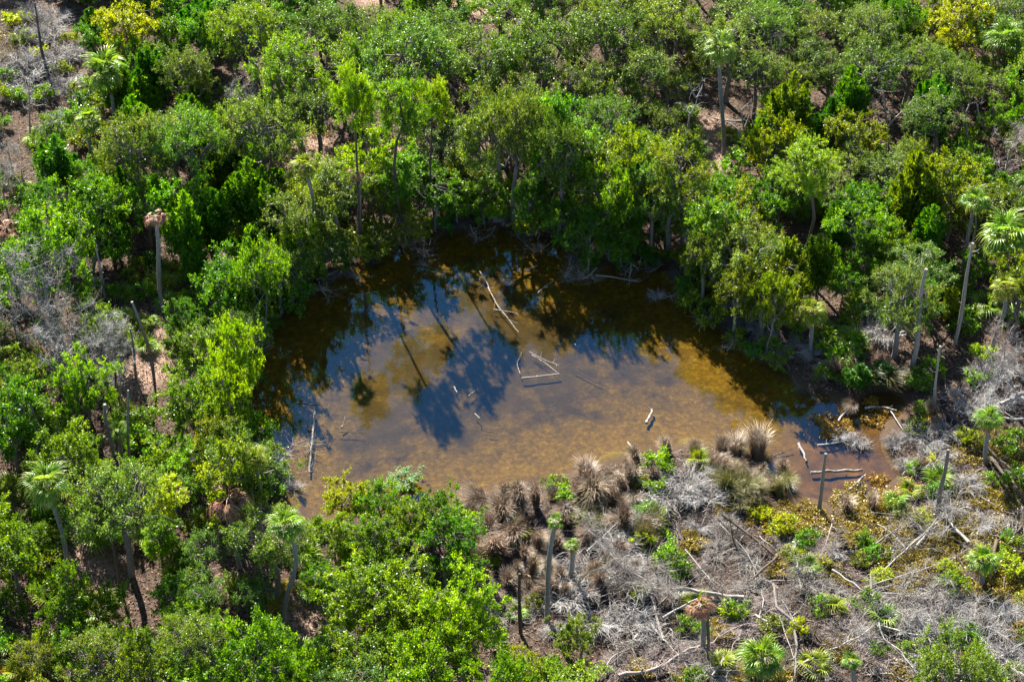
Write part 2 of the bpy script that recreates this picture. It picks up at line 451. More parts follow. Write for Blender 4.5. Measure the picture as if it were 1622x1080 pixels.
def broad_proto(seed, Rc=2.3, Hc=2.0, cz=4.2, pads=10, per_pad=8, sprigs=7, nl=25, L=.148, W=.098, spr=(.35, .95), fork=.5, low=-.6, trunk_r=.13, bark='bark_grey', limbs_n=6, lim_r=.07, leaf='green', up=.55, pad_r=.30):
    """crown of separate foliage pads at the limb ends, each made of sprigs with leaves along them"""
    rng = np.random.RandomState(seed)
    # pads spread over an uneven ellipsoid, kept apart from each other
    best = []
    for k in range(pads):
        cand = []
        for _ in range(12):
            az = rng.uniform(0, 6.283); sz = rng.uniform(low, 1)
            rr = rng.uniform(.55, 1.0)
            el = math.asin(sz)
            c = np.array([Rc * rr * math.cos(el) * math.cos(az), Rc * rr * math.cos(el) * math.sin(az), cz + Hc * rr * sz])
            cand.append((min([np.linalg.norm(c - b) for b in best] or [9]), c))
        best.append(max(cand, key=lambda q: q[0])[1])
    PC = np.array(best)
    C = []; own = []
    for k in range(pads):
        m = int(per_pad * rng.uniform(.6, 1.4))
        C.append(PC[k] + rng.normal(size=(m, 3)) * [Rc * pad_r, Rc * pad_r, Rc * pad_r * .5]); own += [k] * m
    C = np.concatenate(C); own = np.array(own)
    ptone = rng.uniform(.30, .70, pads)
    mb = MB()
    ctr = np.array([0, 0, cz - .5 * Hc])
    for k in range(len(C)):
        outw = unit(C[k] - ctr)
        for q in range(sprigs):
            d0 = unit(outw * .7 + rng.normal(size=3) * .75 + [0, 0, .15])
            l = rng.uniform(*spr)
            t = rng.uniform(.05, 1, nl)
            c = C[k] + d0 * (l * t)[:, None] + rng.normal(size=(nl, 3)) * .075 - np.stack([0 * t, 0 * t, .12 * l * t * t], 1)
            nrm = unit(outw * .45 + np.array([0, 0, up]) + rng.normal(size=(nl, 3)) * .6)
            dd = d0 + rng.normal(size=(nl, 3)) * .8
            tone = np.clip(ptone[own[k]] + rng.normal() * .10 + rng.normal(size=nl) * .22, 0, 1)
            sc = rng.uniform(.65, 1.3, nl)
            mb.leaves(c, dd, nrm, L * sc, W * sc, tone)
    crown = mb.mesh('crown', M[leaf])
    V = np.concatenate(mb.v)
    wid = 2 * np.percentile(np.hypot(V[:, 0], V[:, 1]), 95)
    tb = MB()
    top = np.array([rng.normal() * .25, rng.normal() * .25, (cz - Hc * .6) * fork * 1.3 + .4])
    tb.tube(bent(rng, (0, 0, -.25), top, 6, .05), np.linspace(trunk_r * 1.35, trunk_r, 6), 7)
    trunk = tb.mesh('trunk', M[bark], True)
    bb = MB()
    lead = bent(rng, top, (rng.normal() * .3, rng.normal() * .3, cz + Hc * .5), 6, .08)
    bb.tube(lead, np.linspace(trunk_r * .9, .03, 6), 6)
    ends = []
    for k in range(pads):
        j = rng.randint(0, 4)
        pts = bent(rng, lead[j], PC[k], 6, .13)
        bb.tube(pts, np.linspace(lim_r * (1 - .12 * j), lim_r * .35, 6), 5)
        ends.append(pts[3:])
    for k in range(len(C)):
        e = ends[own[k]]
        bb.tube(bent(rng, e[rng.randint(0, 3)], C[k], 4, .12), np.linspace(lim_r * .36, .012, 4), 3)
    branches = bb.mesh('branches', M[bark], True)
    return dict(trunk=trunk, branches=branches, crown=crown, w=wid, cz=float(np.mean(V[:, 2])), h=cz + Hc)

def cedar_proto(seed, H=6.5, Rc=1.5, nsp=15):
    """upright evergreen: a crown of pointed flame-like spires"""
    rng = np.random.RandomState(seed)
    mb = MB(); bb = MB()
    spires = [(0, 0, .95)]
    for k in range(nsp):
        a = rng.uniform(0, 6.28); r = Rc * rng.uniform(.25, .85)
        spires.append((r * math.cos(a), r * math.sin(a), rng.uniform(.66, 1.02) * (1 - .25 * r / Rc)))
    for (x, y, hf) in spires:
        top = H * hf; bot = max(.7, top - rng.uniform(2.2, 3.4))
        rs = rng.uniform(.48, .78)
        n = int(560 * (top - bot) / 2.8)
        t = rng.uniform(0, 1, n) ** .8
        a = rng.uniform(0, 6.28, n)
        prof = np.sqrt(np.clip(1 - t, 0, 1)) * (.55 + .45 * np.minimum(1, t * 4)) * (1 + .6 * np.sin(a * 3 + t * 14 + rng.uniform(0, 6)))
        r = rs * prof * rng.uniform(.3, 1.3, n)
        bx, by = x * .55, y * .55
        cx = bx + (x - bx) * t * 1.15; cy = by + (y - by) * t * 1.15
        c = np.stack([cx + r * np.cos(a), cy + r * np.sin(a), bot + (top - bot) * t], 1)
        out = np.stack([np.cos(a), np.sin(a), np.full(n, .2)], 1)
        nrm = unit(out + rng.normal(size=(n, 3)) * .8)
        d = np.array([0, 0, 1.0]) + out * .5 + rng.normal(size=(n, 3)) * .6
        tone = np.clip(rng.uniform(.22, .62) + rng.normal(size=n) * .2, 0, 1)
        sc = rng.uniform(.7, 1.3, n)
        mb.leaves(c, d, nrm, .28 * sc, .10 * sc, tone)
        bb.tube(bent(rng, (0, 0, bot * .45), (cx.mean(), cy.mean(), bot + .6 * (top - bot)), 4, .05), np.linspace(.045, .012, 4), 4)
    tb = MB()
    tb.tube(bent(rng, (0, 0, -.25), (0, 0, H * .8), 6, .02), np.linspace(.14, .02, 6), 6)
    return dict(trunk=tb.mesh('trunk', M['bark_brown'], True), branches=bb.mesh('branches', M['bark_brown'], True),
                crown=mb.mesh('crown', M['cedar']), w=2 * Rc * 1.05, cz=H * .58, h=H)

def bare_proto(seed, H=6.0, spread=2.2, mat_='twig_grey', fine=950, main=9, trunk_r=.13):
    """leafless tree: trunk, branches, fine twigs"""
    rng = np.random.RandomState(seed)
    tb = MB(); bb = MB(); cb = MB()
    top = np.array([rng.normal() * .3, rng.normal() * .3, H * .72])
    tp = bent(rng, (0, 0, -.25), top, 7, .04)
    tb.tube(tp, np.linspace(trunk_r, .04, 7), 6)
    nodes = []
    for k in range(main):
        j = rng.uniform(.35, 1)
        p0 = tp[int(j * 6)]
        a = rng.uniform(0, 6.28)
        p1 = p0 + np.array([math.cos(a) * spread * rng.uniform(.5, 1), math.sin(a) * spread * rng.uniform(.5, 1), H * rng.uniform(.10, .38)])
        pts = bent(rng, p0, p1, 6, .13)
        bb.tube(pts, np.linspace(.055, .018, 6), 4)
        for q in range(5):
            m0 = pts[rng.randint(2, 6)]
            m1 = m0 + rng.normal(size=3) * [.7, .7, .35] + [0, 0, .45]
            pp = bent(rng, m0, m1, 4, .15)
            bb.tube(pp, np.linspace(.022, .009, 4), 3)
            nodes.extend(pp)
        nodes.extend(pts[3:])
    nodes = np.array(nodes)
    i = rng.randint(0, len(nodes), fine)
    p0 = nodes[i] + rng.normal(size=(fine, 3)) * .04
    d = rng.normal(size=(fine, 3)) * [.36, .36, .26] + [0, 0, .16]
    cb.twigs(p0, p0 + d * .55 + rng.normal(size=(fine, 3)) * .05, p0 + d, rng.uniform(.006, .013, fine))
    return dict(trunk=tb.mesh('trunk', M[mat_], True), branches=bb.mesh('branches', M[mat_], True), crown=cb.mesh('twigs', M[mat_]),
                w=2 * spread, cz=H * .7, h=H)

def brush_proto(seed, Rr=1.6, H=1.3, n=60, fine=650, mat_='twig_grey'):
    """low dome of tangled bare branches"""
    rng = np.random.RandomState(seed)
    bb = MB(); cb = MB(); nodes = []
    lean = rng.uniform(0, 6.28)
    for k in range(n):
        a = lean + rng.normal() * 1.5
        r0 = rng.uniform(0, .35) * Rr; r1 = Rr * rng.uniform(.4, 1.1)
        p0 = np.array([math.cos(a) * r0, math.sin(a) * r0, -.08])
        p2 = np.array([math.cos(a) * r1, math.sin(a) * r1, H * rng.uniform(.1, .7)])
        mid = (p0 + p2) / 2 + [0, 0, H * rng.uniform(.2, .7)] + rng.normal(size=3) * .12
        t = np.linspace(0, 1, 6)[:, None]
        pts = (1 - t) ** 2 * p0 + 2 * t * (1 - t) * mid + t ** 2 * p2
        bb.tube(pts, np.linspace(rng.uniform(.018, .045), .010, 6), 3)
        nodes.extend(pts[1:])
    nodes = np.array(nodes)
    i = rng.randint(0, len(nodes), fine)
    p0 = nodes[i]
    d = rng.normal(size=(fine, 3)) * [.32, .32, .2] + unit(nodes[i] * [1, 1, 0]) * .15
    cb.twigs(p0, p0 + d * .5 + rng.normal(size=(fine, 3)) * .05, p0 + d, rng.uniform(.008, .019, fine))
    return dict(branches=bb.mesh('branches', M[mat_]), crown=cb.mesh('twigs', M[mat_]), w=2 * Rr, cz=H * .4, h=H)

def tussock_proto(seed, n=520, Rr=.9, H=1.15, leaf='sedge', lean=.3):
    """tuft of long arching blades"""
    rng = np.random.RandomState(seed)
    a = rng.uniform(0, 6.28, n)
    r0 = rng.uniform(0, .28, n) * Rr
    r1 = Rr * rng.uniform(.12, 1.0, n) ** 1.15
    h = H * rng.uniform(.35, 1.1, n)
    d = np.stack([np.cos(a), np.sin(a), np.zeros(n)], 1)
    d2 = unit(d + rng.normal(size=(n, 3)) * [.35, .35, 0])
    side = np.stack([-np.sin(a), np.cos(a), np.zeros(n)], 1)
    w = rng.uniform(.008, .017, n)[:, None]
    P0 = d * r0[:, None] + [0, 0, -.08]
    P1 = d * (r0 + (r1 - r0) * .35)[:, None] + np.stack([0 * h, 0 * h, h * .72], 1)
    P2 = d * r0[:, None] + d2 * ((r1 - r0) * .75)[:, None] + np.stack([0 * h, 0 * h, h * .98], 1)
    P3 = d * r0[:, None] + d2 * ((r1 - r0) * 1.25)[:, None] + np.stack([0 * h, 0 * h, h * rng.uniform(.9, 1.2, n)], 1)
    sway = np.array([math.cos(seed * 2.1), math.sin(seed * 2.1), 0]) * lean * Rr
    P1 = P1 + sway * .3; P2 = P2 + sway * .8; P3 = P3 + sway * 1.2
    V = np.stack([P0 - side * w, P0 + side * w, P1 - side * w * .8, P1 + side * w * .8, P2 - side * w * .55, P2 + side * w * .55, P3], 1).reshape(-1, 3)
    b = np.arange(n)[:, None, None] * 7
    F = np.array([(0, 1, 3, 2), (2, 3, 5, 4), (4, 5, 6, 6)])
    mb = MB()
    tone = np.clip(rng.uniform(.3, .7, n) + rng.normal(size=n) * .22, 0, 1)
    tf = np.stack([tone * .5, tone, np.clip(tone * 1.5, 0, 1)], 1).reshape(-1)     # dry pale tips
    mb.add(V, (b + F[None]).reshape(-1, 4), tf)
    return mb.mesh('grass_tussock', M[leaf])

def frond_mesh(seed, leaf='palm', droop=.35, Lp=.72, Lb=1.05, ns=17, fold=.25, ragged=.18):
    """costapalmate fan leaf on its stalk, pointing along +X"""
    rng = np.random.RandomState(seed)
    mb = MB()
    t = np.linspace(0, 1, 5)
    st = np.stack([Lp * t, 0 * t, .10 * np.sin(t * np.pi) * Lp], 1)
    mb.tube(st, np.linspace(.030, .016, 5), 4, .8)
    hub = st[-1]
    for k in range(ns):
        th = R(-108 + 216 * k / (ns - 1)) + rng.normal() * .03
        L = Lb * (1 - .22 * (abs(th) / 2.2) ** 2) * (1 - rng.uniform(0, ragged))
        d = np.array([math.cos(th), math.sin(th), 0])
        s_ = np.array([-math.sin(th), math.cos(th), 0])
        V = []
        w0, w1, w2 = .028, .050, .024
        for f, w in ((.06, w0), (.45, w1), (.75, w2)):
            z = fold * abs(d[1]) * f * L - droop * L * max(0, f - .3) ** 2 * 1.6 - .22 * f * f * max(0, d[0]) * L
            c = hub + d * f * L + [0, 0, z]
            V += [c - s_ * w + [0, 0, .018], c + [0, 0, -.012], c + s_ * w + [0, 0, .018]]
        z = fold * abs(d[1]) * L - droop * L * .95 - .3 * max(0, d[0]) * L
        V.append(hub + d * L * .98 + [0, 0, z])
        F = [(0, 1, 4, 3), (1, 2, 5, 4), (3, 4, 7, 6), (4, 5, 8, 7), (6, 7, 9, 9), (7, 8, 9, 9)]
        tn = np.clip(.45 + rng.normal() * .16, 0, 1)
        mb.add(V, F, np.array([tn, tn, tn + .08, tn + .08, tn + .3, tn + .3]).clip(0, 1))
    return mb.mesh('frond', M[leaf])

PROTO = {
    'broad': [broad_proto(11 + i, Rc=2.1 + .15 * (i % 3), Hc=2.1 + .35 * (i % 2), cz=3.9, pads=11 + i % 3, low=-.75) for i in range(7)],
    'oak': [broad_proto(41 + i, Rc=3.0 + .2 * (i % 3), Hc=1.8 + .25 * (i % 2), cz=5.8, pads=13 + i % 3, per_pad=9, sprigs=8, nl=20, L=.132, W=.080, spr=(.35, 1.0), low=-.3, trunk_r=.22,
                        lim_r=.13, fork=.5, leaf='oak', up=.8, pad_r=.24) for i in range(7)],
    'tall': [broad_proto(71 + i, Rc=1.4, Hc=2.9, cz=5.0, pads=13, per_pad=7, leaf='green', trunk_r=.12, low=-.8, pad_r=.36) for i in range(3)],
    'pine': [broad_proto(81 + i, Rc=1.7 + .2 * i, Hc=2.0, cz=11.0, pads=12, per_pad=8, L=.27, W=.05, fork=.75, low=-.7, trunk_r=.12, lim_r=.055, bark='bark_brown', leaf='bright', pad_r=.27) for i in range(3)],
    'cedar': [cedar_proto(91 + i, H=6.2 + .5 * (i % 3), Rc=1.5 + .2 * (i % 2), nsp=13 + 2 * i) for i in range(5)],
    'bare': [bare_proto(111 + i, H=6 + .6 * (i % 2), spread=2.1 + .3 * (i % 2)) for i in range(4)],
    'shrub': [broad_proto(131 + i, Rc=.75, Hc=.6, cz=.8, pads=6, per_pad=4, sprigs=5, nl=13, L=.16, W=.09, spr=(.25, .6), trunk_r=.035, lim_r=.025, fork=.4) for i in range(5)],
    'brush': [brush_proto(151 + i, Rr=1.5 + .3 * (i % 3), H=1.1 + .3 * (i % 2)) for i in range(5)],
}
TUSS = [tussock_proto(171 + i, n=820, Rr=.62 + .12 * (i % 3), H=1.2 + .25 * (i % 2), lean=.2 + .1 * i) for i in range(6)]
TUSSG = [tussock_proto(181 + i, n=800, Rr=1.1, H=1.25, leaf='sedge_green') for i in range(2)]
FROND = [frond_mesh(191 + i, droop=.28 + .1 * i, fold=.22 + .05 * (i % 2)) for i in range(4)]
FROND_D = [frond_mesh(201 + i, leaf='palm_dead', droop=.75, fold=-.35, ragged=.4, Lb=.8) for i in range(3)]

rnd = random.Random(7)
nrs = np.random.RandomState(77)
PLACED = []          # x, y, crown radius of every tree

# ------------------------------------------------------------------ landmarks that the labels refer to
LAND = [('the clearing under the oaks', at(640, 255)), ('the fork-trunked oak', at(500, 250)), ('the bleached pond log', at(440, 700)),
        ('the black shaded water', at(770, 345)), ('the golden algae bank', at(1140, 500)), ('the grey dry scrub', at(70, 110)),
        ('the sedge tussocks', at(780, 880)), ('the golden marsh plants', at(1450, 870)), ('the orange islet', at(1310, 680)), ('the muddy inlet', at(1430, 740))]
PENDING = []         # (object, words, x, y): labelled at the end by the nearest landmark
def mark(noun, p):
    LAND.append((noun, np.asarray(p, float)))
def later(o, words, p):
    PENDING.append((o, words, np.asarray(p, float)[:2]))
def sized(sp, s, words):
    a, b = {'oak': (.62, .85), 'broad': (.75, .95), 'shrub': (.85, 1.2), 'cedar': (.85, 1.05)}.get(sp, (0, 9))
    return ('small ' if s < a else 'large ' if s > b else 'medium-sized ' if b < 9 else '') + words
ORD = ['nearest to', 'second nearest to', 'third nearest to', 'fourth nearest to', 'fifth nearest to', 'sixth nearest to', 'seventh nearest to', 'eighth nearest to', 'ninth nearest to', 'tenth nearest to', 'eleventh nearest to', 'twelfth nearest to', 'thirteenth nearest to', 'fourteenth nearest to', 'fifteenth nearest to', 'sixteenth nearest to']
def write_labels():
    L = np.array([l[1][:2] for l in LAND])
    for words in sorted({w for _, w, _ in PENDING}):
        items = [(o, p) for o, w, p in PENDING if w == words]
        D = np.linalg.norm(np.array([p for _, p in items])[:, None] - L[None], axis=2)
        rank = D.argsort(0).argsort(0)
        for i, (o, p) in enumerate(items):
            if len(items) == 1:
                k = int(D[i].argmin()); o['label'] = f'{words} near {LAND[k][0]}'; continue
            k = int((rank[i] * 6 + D[i]).argmin())
            r = int(rank[i, k])
            if r < len(ORD): o['label'] = f'{words} {ORD[r]} {LAND[k][0]}'
            else:
                k1, k2 = D[i].argsort()[:2]; o['label'] = f'{words} between {LAND[k1][0]} and {LAND[k2][0]}'

DESC = {  # species, colour -> name, words, category, group
    ('broad', 'green'): ('broadleaf_tree', 'rounded mid-green broadleaf tree', 'green broadleaf trees'),
    ('broad', 'bright'): ('broadleaf_tree', 'rounded bright-green broadleaf tree', 'bright broadleaf trees'),
    ('broad', 'yellow'): ('broadleaf_tree', 'lime-yellow leafy tree', 'lime-yellow trees'),
    ('broad', 'olive'): ('broadleaf_tree', 'rounded olive-green broadleaf tree', 'olive broadleaf trees'),
    ('tall', 'green'): ('slender_tree', 'slender upright mid-green tree', 'slender green trees'),
    ('tall', 'bright'): ('slender_tree', 'slender upright bright-green tree', 'slender bright trees'),
    ('tall', 'yellow'): ('slender_tree', 'slender lime-yellow tree with thin dark trunk', 'slender lime trees'),
    ('tall', 'olive'): ('slender_tree', 'slender upright olive-yellow tree', 'slender olive trees'),
    ('oak', 'oak'): ('live_oak', 'spreading grey-green live oak', 'spreading live oaks'),
    ('oak', 'olive'): ('live_oak', 'spreading olive-toned live oak', 'olive live oaks'),
    ('oak', 'bright'): ('live_oak', 'spreading live oak with fresh bright-green leaves', 'fresh green live oaks'),
    ('cedar', 'cedar'): ('cedar_tree', 'dark-green pointed cedar with flame-like tips', 'pointed cedars'),
    ('cedar', 'green'): ('cedar_tree', 'fresh green bushy pointed cedar', 'fresh green cedars'),
    ('cedar', 'olive'): ('cedar_tree', 'olive-yellow pointed cedar', 'olive cedars'),
    ('pine', 'bright'): ('pine_tree', 'tall bright-green pine on a long bare trunk', 'tall bank pines'),
    ('pine', 'green'): ('pine_tree', 'tall dark-green pine on a long bare trunk', 'dark tall bank pines'),
    ('bare', 'grey'): ('bare_tree', 'leafless grey tree with fine dead twigs', 'leafless grey trees'),
    ('bare', 'pink'): ('bare_tree', 'leafless tree with pinkish fine twigs', 'leafless pinkish trees'),
    ('shrub', 'cedar'): ('leafy_shrub', 'low dark-green leafy shrub', 'low dark shrubs'),
    ('shrub', 'green'): ('leafy_shrub', 'low mid-green leafy shrub', 'low green shrubs'),
    ('shrub', 'bright'): ('leafy_shrub', 'low bright-green leafy shrub', 'low bright shrubs'),
    ('shrub', 'olive'): ('leafy_shrub', 'low olive-green leafy shrub', 'low olive shrubs'),
    ('shrub', 'yellow'): ('leafy_shrub', 'low yellow-green leafy shrub', 'low yellow-green shrubs'),
}
def plant(sp, colour, x, y, s, zs=1.0, lean=.05, label=None, rz=None):
    pr = rnd.choice(PROTO[sp])
    name, words, grp = DESC[(sp, colour)]
    z = max(gz(x, y), -.1) - .03
    root = link(name, None, loc=(x, y, z), rot=(rnd.gauss(0, lean), rnd.gauss(0, lean), rnd.uniform(0, 6.28) if rz is None else rz), scale=(s, s, s * zs))
    root.empty_display_size = .3
    cat = 'shrub' if sp == 'shrub' else 'tree'
    tag(root, label or words, cat, grp)
    if not label: later(root, sized(sp, s, words), (x, y))
    if 'trunk' in pr: tr = link('trunk', pr['trunk'], root)
    br = link('branches', pr['branches'], tr if 'trunk' in pr else root)
    cr = link('twigs' if sp == 'bare' else 'crown', pr['crown'], root)
    if sp == 'bare' and colour == 'pink':
        for o in (tr, br, cr): override(o, M['twig_pink'])
    elif sp != 'bare' and pr['crown'].materials[0] != M[colour]:
        override(cr, M[colour])
    PLACED.append((x, y, pr['w'] / 2 * s))
    return root
def tree_at(u, v, w, sp, colour, zs=1.0, hk=1.0, label=None, lean=.05):
    """a tree whose crown is seen at (u, v), w pixels wide"""
    pr = PROTO[sp][0]
    s = 1.0; p = at(u, v, 4)
    for _ in range(3):
        s = w / ppm(p) / pr['w']
        p = at(u, v, .4 + pr['cz'] * s * zs * hk)
    # the foot must stand on the bank, not in the pond
    while sdist(POND, p[:2])[0] < .5 and hk > .3:
        hk -= .08
        p = at(u, v, .4 + pr['cz'] * s * zs * hk)
    return plant(sp, colour, p[0], p[1], s, zs * hk, lean, label)

def tree_on(base, u, v, w, sp, colour):
    """a tree whose foot stands at pixel base and whose crown is seen at (u, v), w pixels wide"""
    pr = PROTO[sp][0]
    b = on_ground(*base); t = at_depth(u, v, b[1])
    s = w / ppm(t) / pr['w']
    k = (t[2] - b[2]) / (pr['cz'] * s)
    plant(sp, colour, b[0], b[1], s, k, .015)
for args in [((646, 384), 642, 165, 92, 'pine', 'bright'), ((690, 356), 703, 158, 62, 'pine', 'bright'), ((572, 402), 577, 150, 74, 'pine', 'bright'), ((815, 356), 800, 190, 105, 'oak', 'oak'),
             ((888, 378), 882, 228, 95, 'oak', 'oak'), ((965, 412), 968, 320, 80, 'broad', 'green'), ((1030, 405), 1030, 290, 90, 'oak', 'oak'),
             ((688, 364), 690, 305, 105, 'broad', 'green'), ((725, 356), 732, 320, 70, 'broad', 'green'), ((768, 354), 770, 310, 76, 'broad', 'green'), ((642, 388), 640, 350, 68, 'broad', 'olive'), ((602, 402), 608, 374, 74, 'broad', 'olive'),
             ((556, 420), 562, 388, 66, 'broad', 'olive'), ((512, 440), 515, 385, 70, 'oak', 'oak'), ((478, 466), 470, 388, 72, 'broad', 'bright'), ((840, 372), 842, 320, 66, 'broad', 'green'), ((895, 392), 900, 345, 66, 'broad', 'green'), ((930, 428), 935, 372, 74, 'broad', 'green'), ((985, 422), 990, 372, 70, 'broad', 'green'),
             ((445, 495), 430, 410, 84, 'oak', 'oak'), ((418, 540), 408, 440, 80, 'broad', 'green'), ((396, 590), 385, 515, 76, 'oak', 'oak'), ((382, 650), 372, 560, 76, 'broad', 'bright'), ((378, 715), 360, 630, 76, 'broad', 'bright'),
             ((1262, 432), 1262, 262, 95, 'pine', 'bright'), ((1160, 535), 1170, 450, 80, 'oak', 'olive'), ((1215, 565), 1222, 480, 60, 'broad', 'olive'), ((1110, 485), 1110, 395, 86, 'oak', 'olive')]:
    tree_on(*args)

# ------------------------------------------------------------------ palms
def trunk_between(p0, p1, r0, r1, m, sides=8, sway=.03, seed=0, rings=False, cap=True, name='trunk'):
    rng = np.random.RandomState(seed)
    n = 14 if rings else 8
    b = bent(rng, (0, 0, -.2), np.asarray(p1) - np.asarray(p0), n, sway)
    rad = np.linspace(r0, r1, n)
    if rings: rad = rad * (1 + .06 * np.sin(np.arange(n) * 2.4)); rad[0] *= 1.25
    else: rad = rad * (1 + .10 * rng.normal(size=n).clip(-1, 1))
    mb = MB(); mb.tube(b, rad, sides, .5, cap)
    return mb.mesh(name, m, True)
palm_n = 0
def palm(u, v, w, base=None, h=8.0, kind='live', label='', nf=26, skirt=7, dx=0.0, noun=None):
    """cabbage palm whose crown centre is seen at (u, v), w pixels across; base pixel if the foot shows, else height h"""
    global palm_n
    palm_n += 1
    if base is not None:
        b = on_ground(*base)
        t = at_depth(u, v, b[1])
    else:
        t = at(u, v, h + .4)
        b = np.array([t[0] + dx, t[1], gz(t[0] + dx, t[1])])
    b[2] = max(gz(b[0], b[1]), -.15) - .03
    s = w / ppm(t) / 3.05
    root = link('cabbage_palm' if kind != 'dead' else 'dead_palm', None, loc=b)
    root.empty_display_size = .3
    tag(root, label, 'palm', 'cabbage palms' if kind != 'dead' else 'dead palms')
    link('trunk', trunk_between(b, t, .17, .14, M['bark_palm'], 8, .025, palm_n, True), root)
    top = Vector(t - b)
    rng = random.Random(palm_n * 13)
    nlive = 0 if kind == 'dead' else nf
    for k in range(nlive):
        f = k / max(1, nlive - 1)
        el = R(78 - 120 * f ** .8) + rng.gauss(0, .2)
        az = k * 2.39996 + rng.gauss(0, .2)
        m = Euler((rng.gauss(0, .25), -el, 0)).to_matrix(); m = Matrix.Rotation(az, 3, 'Z') @ m
        o = link('frond', rng.choice(FROND), root, top + Vector((0, 0, rng.uniform(-.15, .12))), m.to_euler(), (s * rng.uniform(.82, 1.08),) * 3)
        if kind == 'yellow' or (kind == 'live' and f > .86 and rng.random() < .6): override(o, M['palm_yellow'])
    nd = skirt if kind != 'dead' else nf
    for k in range(nd):
        lo, hi = (-82, -48) if kind != 'dead' else (-48, 12)
        el = R(rng.uniform(lo, hi)); az = k * 2.39996 + rng.gauss(0, .3)
        m = Matrix.Rotation(az, 3, 'Z') @ Euler((rng.gauss(0, .4), -el, 0)).to_matrix()
        o = link('frond', rng.choice(FROND_D), root, top + Vector((0, 0, rng.uniform(-.35, -.05) if kind != 'dead' else rng.uniform(-.1, .08))), m.to_euler(), (s * rng.uniform(.75, 1.0) * (1.35 if kind == 'dead' else 1),) * 3)
        if kind != 'dead': o['label'] = 'dried brown hanging frond'
    PLACED.append((b[0], b[1], .9))
    if noun: mark(noun, b)
    return root
def palmetto(x, y, s=1.0, n=9, yellow=False):
    root = link('saw_palmetto', None, loc=(x, y, max(gz(x, y), -.05)))
    root.empty_display_size = .2
    col = 'yellowing' if yellow else 'green'
    tag(root, '', 'palmetto', f'{col} palmettos on the forest floor'); later(root, f'low {col} fan-leaved palmetto', (x, y))
    for k in range(n):
        el = R(rnd.uniform(18, 75)); az = k * 2.39996 + rnd.gauss(0, .3)
        m = Matrix.Rotation(az, 3, 'Z') @ Euler((rnd.gauss(0, .3), -el, 0)).to_matrix()
        o = link('frond', rnd.choice(FROND), root, (0, 0, 0), m.to_euler(), (s * rnd.uniform(.75, 1.1),) * 3)
        if yellow: override(o, M['palm_yellow'])

PALMS = [
    (166, 113, 76, (182, 208), 'live', 'tall full-headed green palm beside the grey dry scrub clearing'),
    (142, 190, 48, (142, 248), 'live', 'short green palm with shaggy brown trunk below the full-headed palm'),
    (480, 262, 44, (486, 440), 'yellow', 'small-headed yellowish palm at the edge of the sandy gap'),
    (1140, 75, 64, (1147, 246), 'live', 'tallest green palm standing alone among the live oaks'),
    (1594, 62, 66, None, 'live', 'green palm with shaggy brown skirt near the lime-yellow tree'),
    (1545, 318, 50, None, 'live', 'dark-green palm behind the broad palm with drooping fronds'),
    (1592, 372, 88, None, 'live', 'broad palm with wide drooping green fronds and leaning trunk'),
    (1286, 492, 56, (1286, 562), 'yellow', 'stubby yellow-green palm on the bank above the grey brush'),
    (188, 682, 36, (193, 732), 'live', 'small tufted palm among the leafless grey trees'),
    (74, 768, 78, (107, 922), 'live', 'tall green palm with long bare grey trunk leaning over dark litter'),
    (455, 832, 70, (452, 985), 'live', 'tall straight green palm rising from the tan litter patch'),
    (402, 728, 52, None, 'yellow', 'low yellow-green palm between the shrubs near the bleached pond log'),
    (880, 824, 32, (866, 985), 'live', 'thin palm with tiny green head among the grey fallen brush'),
    (906, 862, 28, (900, 920), 'live', 'short leaning palm with tiny green head behind the fallen tree'),
    (1566, 662, 50, (1562, 732), 'live', 'small green palm among pale dead wood at the marsh edge'),
    (1556, 888, 56, (1556, 925), 'live', 'young palm with open fronds in the golden marsh plants'),
    (1206, 1040, 84, (1206, 1072), 'live', 'wide bright young palm without visible trunk in the marsh debris'),
    (585, 138, 44, None, 'live', 'palm head half buried in the oak canopy'),
    (1350, 1046, 36, (1354, 1078), 'live', 'small round-headed palm at the edge of the brown marsh litter'),
    (1592, 455, 46, None, 'yellow', 'ragged pinkish-yellow palm below the broad drooping palm'),
]
NOUNS = ['the full-headed palm', 'the shaggy short palm', 'the small yellowish palm', 'the tallest palm', 'the brown-skirted palm', 'the dark-green palm', 'the broad drooping palm', 'the stubby bank palm', 'the small tufted palm', 'the leaning grey-trunked palm', 'the tall straight palm', 'the low yellow-green palm', 'the thin tiny-headed palm', 'the short leaning palm', 'the marsh-edge palm', 'the young open palm', 'the wide trunkless palm', 'the half-buried palm', 'the small round palm', 'the ragged palm']
for (u, v, w, b, k, lb), nn in zip(PALMS, NOUNS):
    palm(u, v, w, b, rnd.uniform(6.0, 7.5), k, lb, nf=12 if w < 38 else 19, skirt=3 if w < 50 else 8, noun=nn)
DEAD_PALMS = [
    (245, 342, 38, (259, 492), 'dead palm with small rust-brown head on a thin tall trunk'),
    (362, 788, 72, (380, 898), 'dead palm with wide drooping brown umbrella head'),
    (10, 362, 46, (14, 440), 'dead palm with rust fronds among the grey twigs'),
    (1108, 958, 44, (1114, 1032), 'dead palm with rust-red fronds hanging beside the fallen tree'),
    (565, 272, 32, (570, 396), 'dead palm stump-headed and grey near the leaf-strewn clearing'),
]
for (u, v, w, b, lb), nn in zip(DEAD_PALMS, ['the thin-trunked dead palm', 'the umbrella-headed dead palm', 'the rust-fronded dead palm', 'the hanging-frond dead palm', 'the stump-headed palm']):
    palm(u, v, w, b, 8, 'dead', lb, nf=24 if w > 40 else 14, noun=nn)

